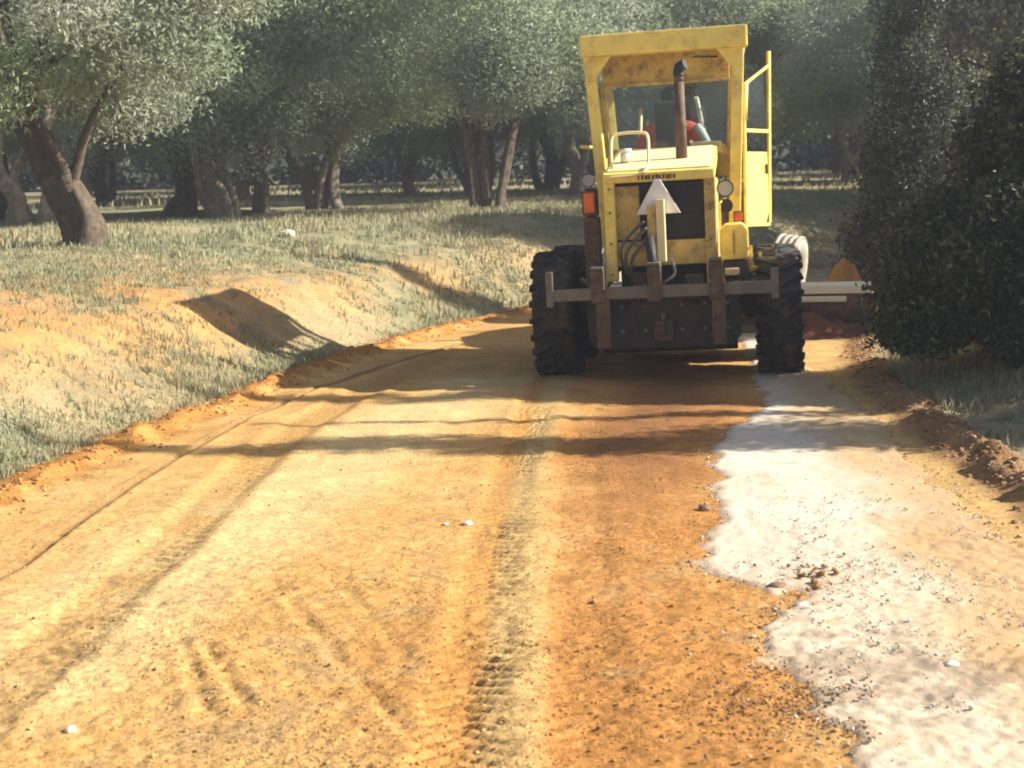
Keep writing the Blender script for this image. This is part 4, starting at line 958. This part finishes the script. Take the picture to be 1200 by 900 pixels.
# soil carried by the blade
def soil_heap(name, cx, cy, ax, ay, hz, rot, lab, col=(.56, .27, .07)):
    n = 60; u = np.linspace(-1, 1, n); U, V = np.meshgrid(u, u); rr = np.sqrt(U ** 2 + V ** 2)
    c_, s_ = math.cos(rot), math.sin(rot); X = cx + (U * ax) * c_ - (V * ay) * s_; Y = cy + (U * ax) * s_ + (V * ay) * c_
    Z = H(X, Y) - .03 + hz * np.clip(1 - rr, 0, 1) ** .85 * (1 + .7 * fbm(X, Y, 3, 4, 77)) + .09 * fbm(X, Y, 7, 4, 78) * sstep(1, .7, rr)
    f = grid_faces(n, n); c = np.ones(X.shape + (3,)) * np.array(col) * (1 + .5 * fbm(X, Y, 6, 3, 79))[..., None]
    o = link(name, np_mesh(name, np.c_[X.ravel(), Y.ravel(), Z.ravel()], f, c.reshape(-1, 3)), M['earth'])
    return tag(o, lab, 'soil heap')
soil_heap('soil_heap', 3.42, 19.3, .70, .55, .72, -.1, 'peaked orange soil heap pushed up ahead of the right end of the blade')
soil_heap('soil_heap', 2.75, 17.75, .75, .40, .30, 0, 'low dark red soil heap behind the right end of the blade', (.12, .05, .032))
soil_heap('soil_heap', .6, 19.3, 1.6, .6, .34, 0, 'low orange soil heap under the front of the machine')

# ------------------------------------------------------------ operator
def skin_obj(name, J, E, m, parent, root=0, lv=2):
    me = bpy.data.meshes.new(name); me.from_pydata([j[0] for j in J], E, []); me.materials.append(M[m])
    o = bpy.data.objects.new(name, me); COL.objects.link(o)
    if parent is not None: o.parent = parent
    k = o.modifiers.new('skin', 'SKIN'); k.use_smooth_shade = True
    for i, j in enumerate(J):
        r = j[1]; r = (r, r) if not isinstance(r, tuple) else r
        me.skin_vertices[0].data[i].radius = r; me.skin_vertices[0].data[i].use_root = (i == root)
    s = o.modifiers.new('sub', 'SUBSURF'); s.levels = s.render_levels = lv
    return o
def person():
    t = empty('person', (0, 0, 0)); tag(t, 'operator in a red jacket seated at the wheel inside the machine cab', 'person')
    # pelvis at origin of seat; x right, y ahead
    J = [((0, 0, 0), (.15, .11)), ((0, .0, .16), (.14, .10)), ((0, .02, .34), (.16, .11)), ((0, .02, .46), (.13, .09)), ((0, .02, .53), .055), ((0, .035, .60), (.065, .075)), ((0, .05, .70), (.082, .098)), ((0, .045, .79), (.06, .075))]
    E = [(i, i + 1) for i in range(7)]
    for s in (-1, 1):
        a = len(J); J += [((s * .19, .02, .44), .06), ((s * .31, .08, .22), .045), ((s * .24, .33, .16), .034), ((s * .17, .50, .27), .024), ((s * .16, .54, .30), (.036, .018)), ((s * .155, .575, .325), (.036, .016))]
        E += [(3, a), (a, a + 1), (a + 1, a + 2), (a + 2, a + 3), (a + 3, a + 4), (a + 4, a + 5)]
        for k, (dx, l) in enumerate(((-.027, .9), (-.009, 1.0), (.010, .95), (.027, .75))):   # four fingers curled over the wheel rim
            b = len(J); J += [((s * .155 + dx, .605, .335), .009), ((s * .155 + dx, .605 + .025 * l, .325), .008), ((s * .155 + dx, .605 + .018 * l, .30), .007)]
            E += [(a + 5, b), (b, b + 1), (b + 1, b + 2)]
        b = len(J); J += [((s * .125, .55, .295), .010), ((s * .115, .585, .285), .009)]; E += [(a + 4, b), (b, b + 1)]
        h = len(J); J += [((s * .10, .02, -.02), .10), ((s * .16, .42, .02), .07), ((s * .16, .46, -.38), .05), ((s * .16, .44, -.46), .045), ((s * .16, .60, -.49), (.045, .03))]
        E += [(0, h), (h, h + 1), (h + 1, h + 2), (h + 2, h + 3), (h + 3, h + 4)]
    skin_obj('body', J, E, 'skin', t)
    # face: nose, eyes, mouth, ears facing ahead
    fc = PB().cyl((0, .135, .705), (0, .165, .675), .010, .016, 8).mk('nose', 'skin', t)
    for s in (-1, 1):
        PB().lathe([(-.012, .001), (-.006, .010), (0, .012), (.006, .010), (.012, .001)], (s * .032, .132, .72), 'Y', 10).mk('eye', 'sign', t)
        PB().lathe([(-.010, .002), (-.005, .028), (.005, .030), (.010, .002)], (s * .085, .045, .69), 'X', 12).mk('ear', 'skin', t)
    PB().bar((-.025, .135, .645), (.025, .135, .645), .010, .012, .003).mk('mouth', 'jacket', t)
    JJ = [((0, -.005, .02), (.17, .13)), ((0, -.005, .18), (.165, .125)), ((0, .015, .34), (.19, .13)), ((0, .02, .455), (.15, .11)), ((0, .02, .50), (.07, .07))]
    EE = [(0, 1), (1, 2), (2, 3), (3, 4)]
    for s in (-1, 1):
        a = len(JJ); JJ += [((s * .20, .02, .435), .078), ((s * .33, .08, .21), .066), ((s * .245, .34, .155), .050), ((s * .18, .48, .255), .038)]
        EE += [(3, a), (a, a + 1), (a + 1, a + 2), (a + 2, a + 3)]
    skin_obj('jacket', JJ, EE, 'jacket', t)
    skin_obj('sleeve_stripe', [((.23, -.02, .46), .05), ((.30, .02, .34), .05), ((.36, .05, .22), .04)], [(0, 1), (1, 2)], 'jacket_pale', t)
    JT = [((0, -.01, .01), (.155, .125))]; ET = []
    for s in (-1, 1):
        h = len(JT); JT += [((s * .10, .02, -.02), .112), ((s * .16, .43, .025), .085), ((s * .16, .46, -.36), .062)]; ET += [(0, h), (h, h + 1), (h + 1, h + 2)]
    skin_obj('trousers', JT, ET, 'trousers', t)
    skin_obj('hair', [((0, -.005, .66), (.085, .075)), ((0, .02, .76), (.090, .098)), ((0, .05, .80), (.07, .08))], [(0, 1), (1, 2)], 'hair', t)
    return t
bpy.context.view_layer.update()
op = person()
mw = Matrix.Translation(Vector((.80, 14.65, .02))) @ Euler((0, -R(ROLL_G), -R(YAW_G))).to_matrix().to_4x4()
op.matrix_world = mw @ Matrix.Translation(Vector((.02, 1.78, 2.02))) @ Matrix.Scale(1.2, 4)

# ------------------------------------------------------------ thin dusty air
hz, ht_, hn = new_mat('haze'); ht_.nodes.remove(hn)
pv = ht_.nodes.new('ShaderNodeVolumePrincipled'); pv.inputs['Color'].default_value = (.80, .86, 1.0, 1); pv.inputs['Density'].default_value = .0017; pv.inputs['Anisotropy'].default_value = .2
ht_.links.new(pv.outputs[0], ht_.nodes['Material Output'].inputs['Volume'])
M['haze'] = hz
tag(PB().box(-760, 860, -75, 310, -3, 42, 0).mk('haze', 'haze'), kind='stuff')
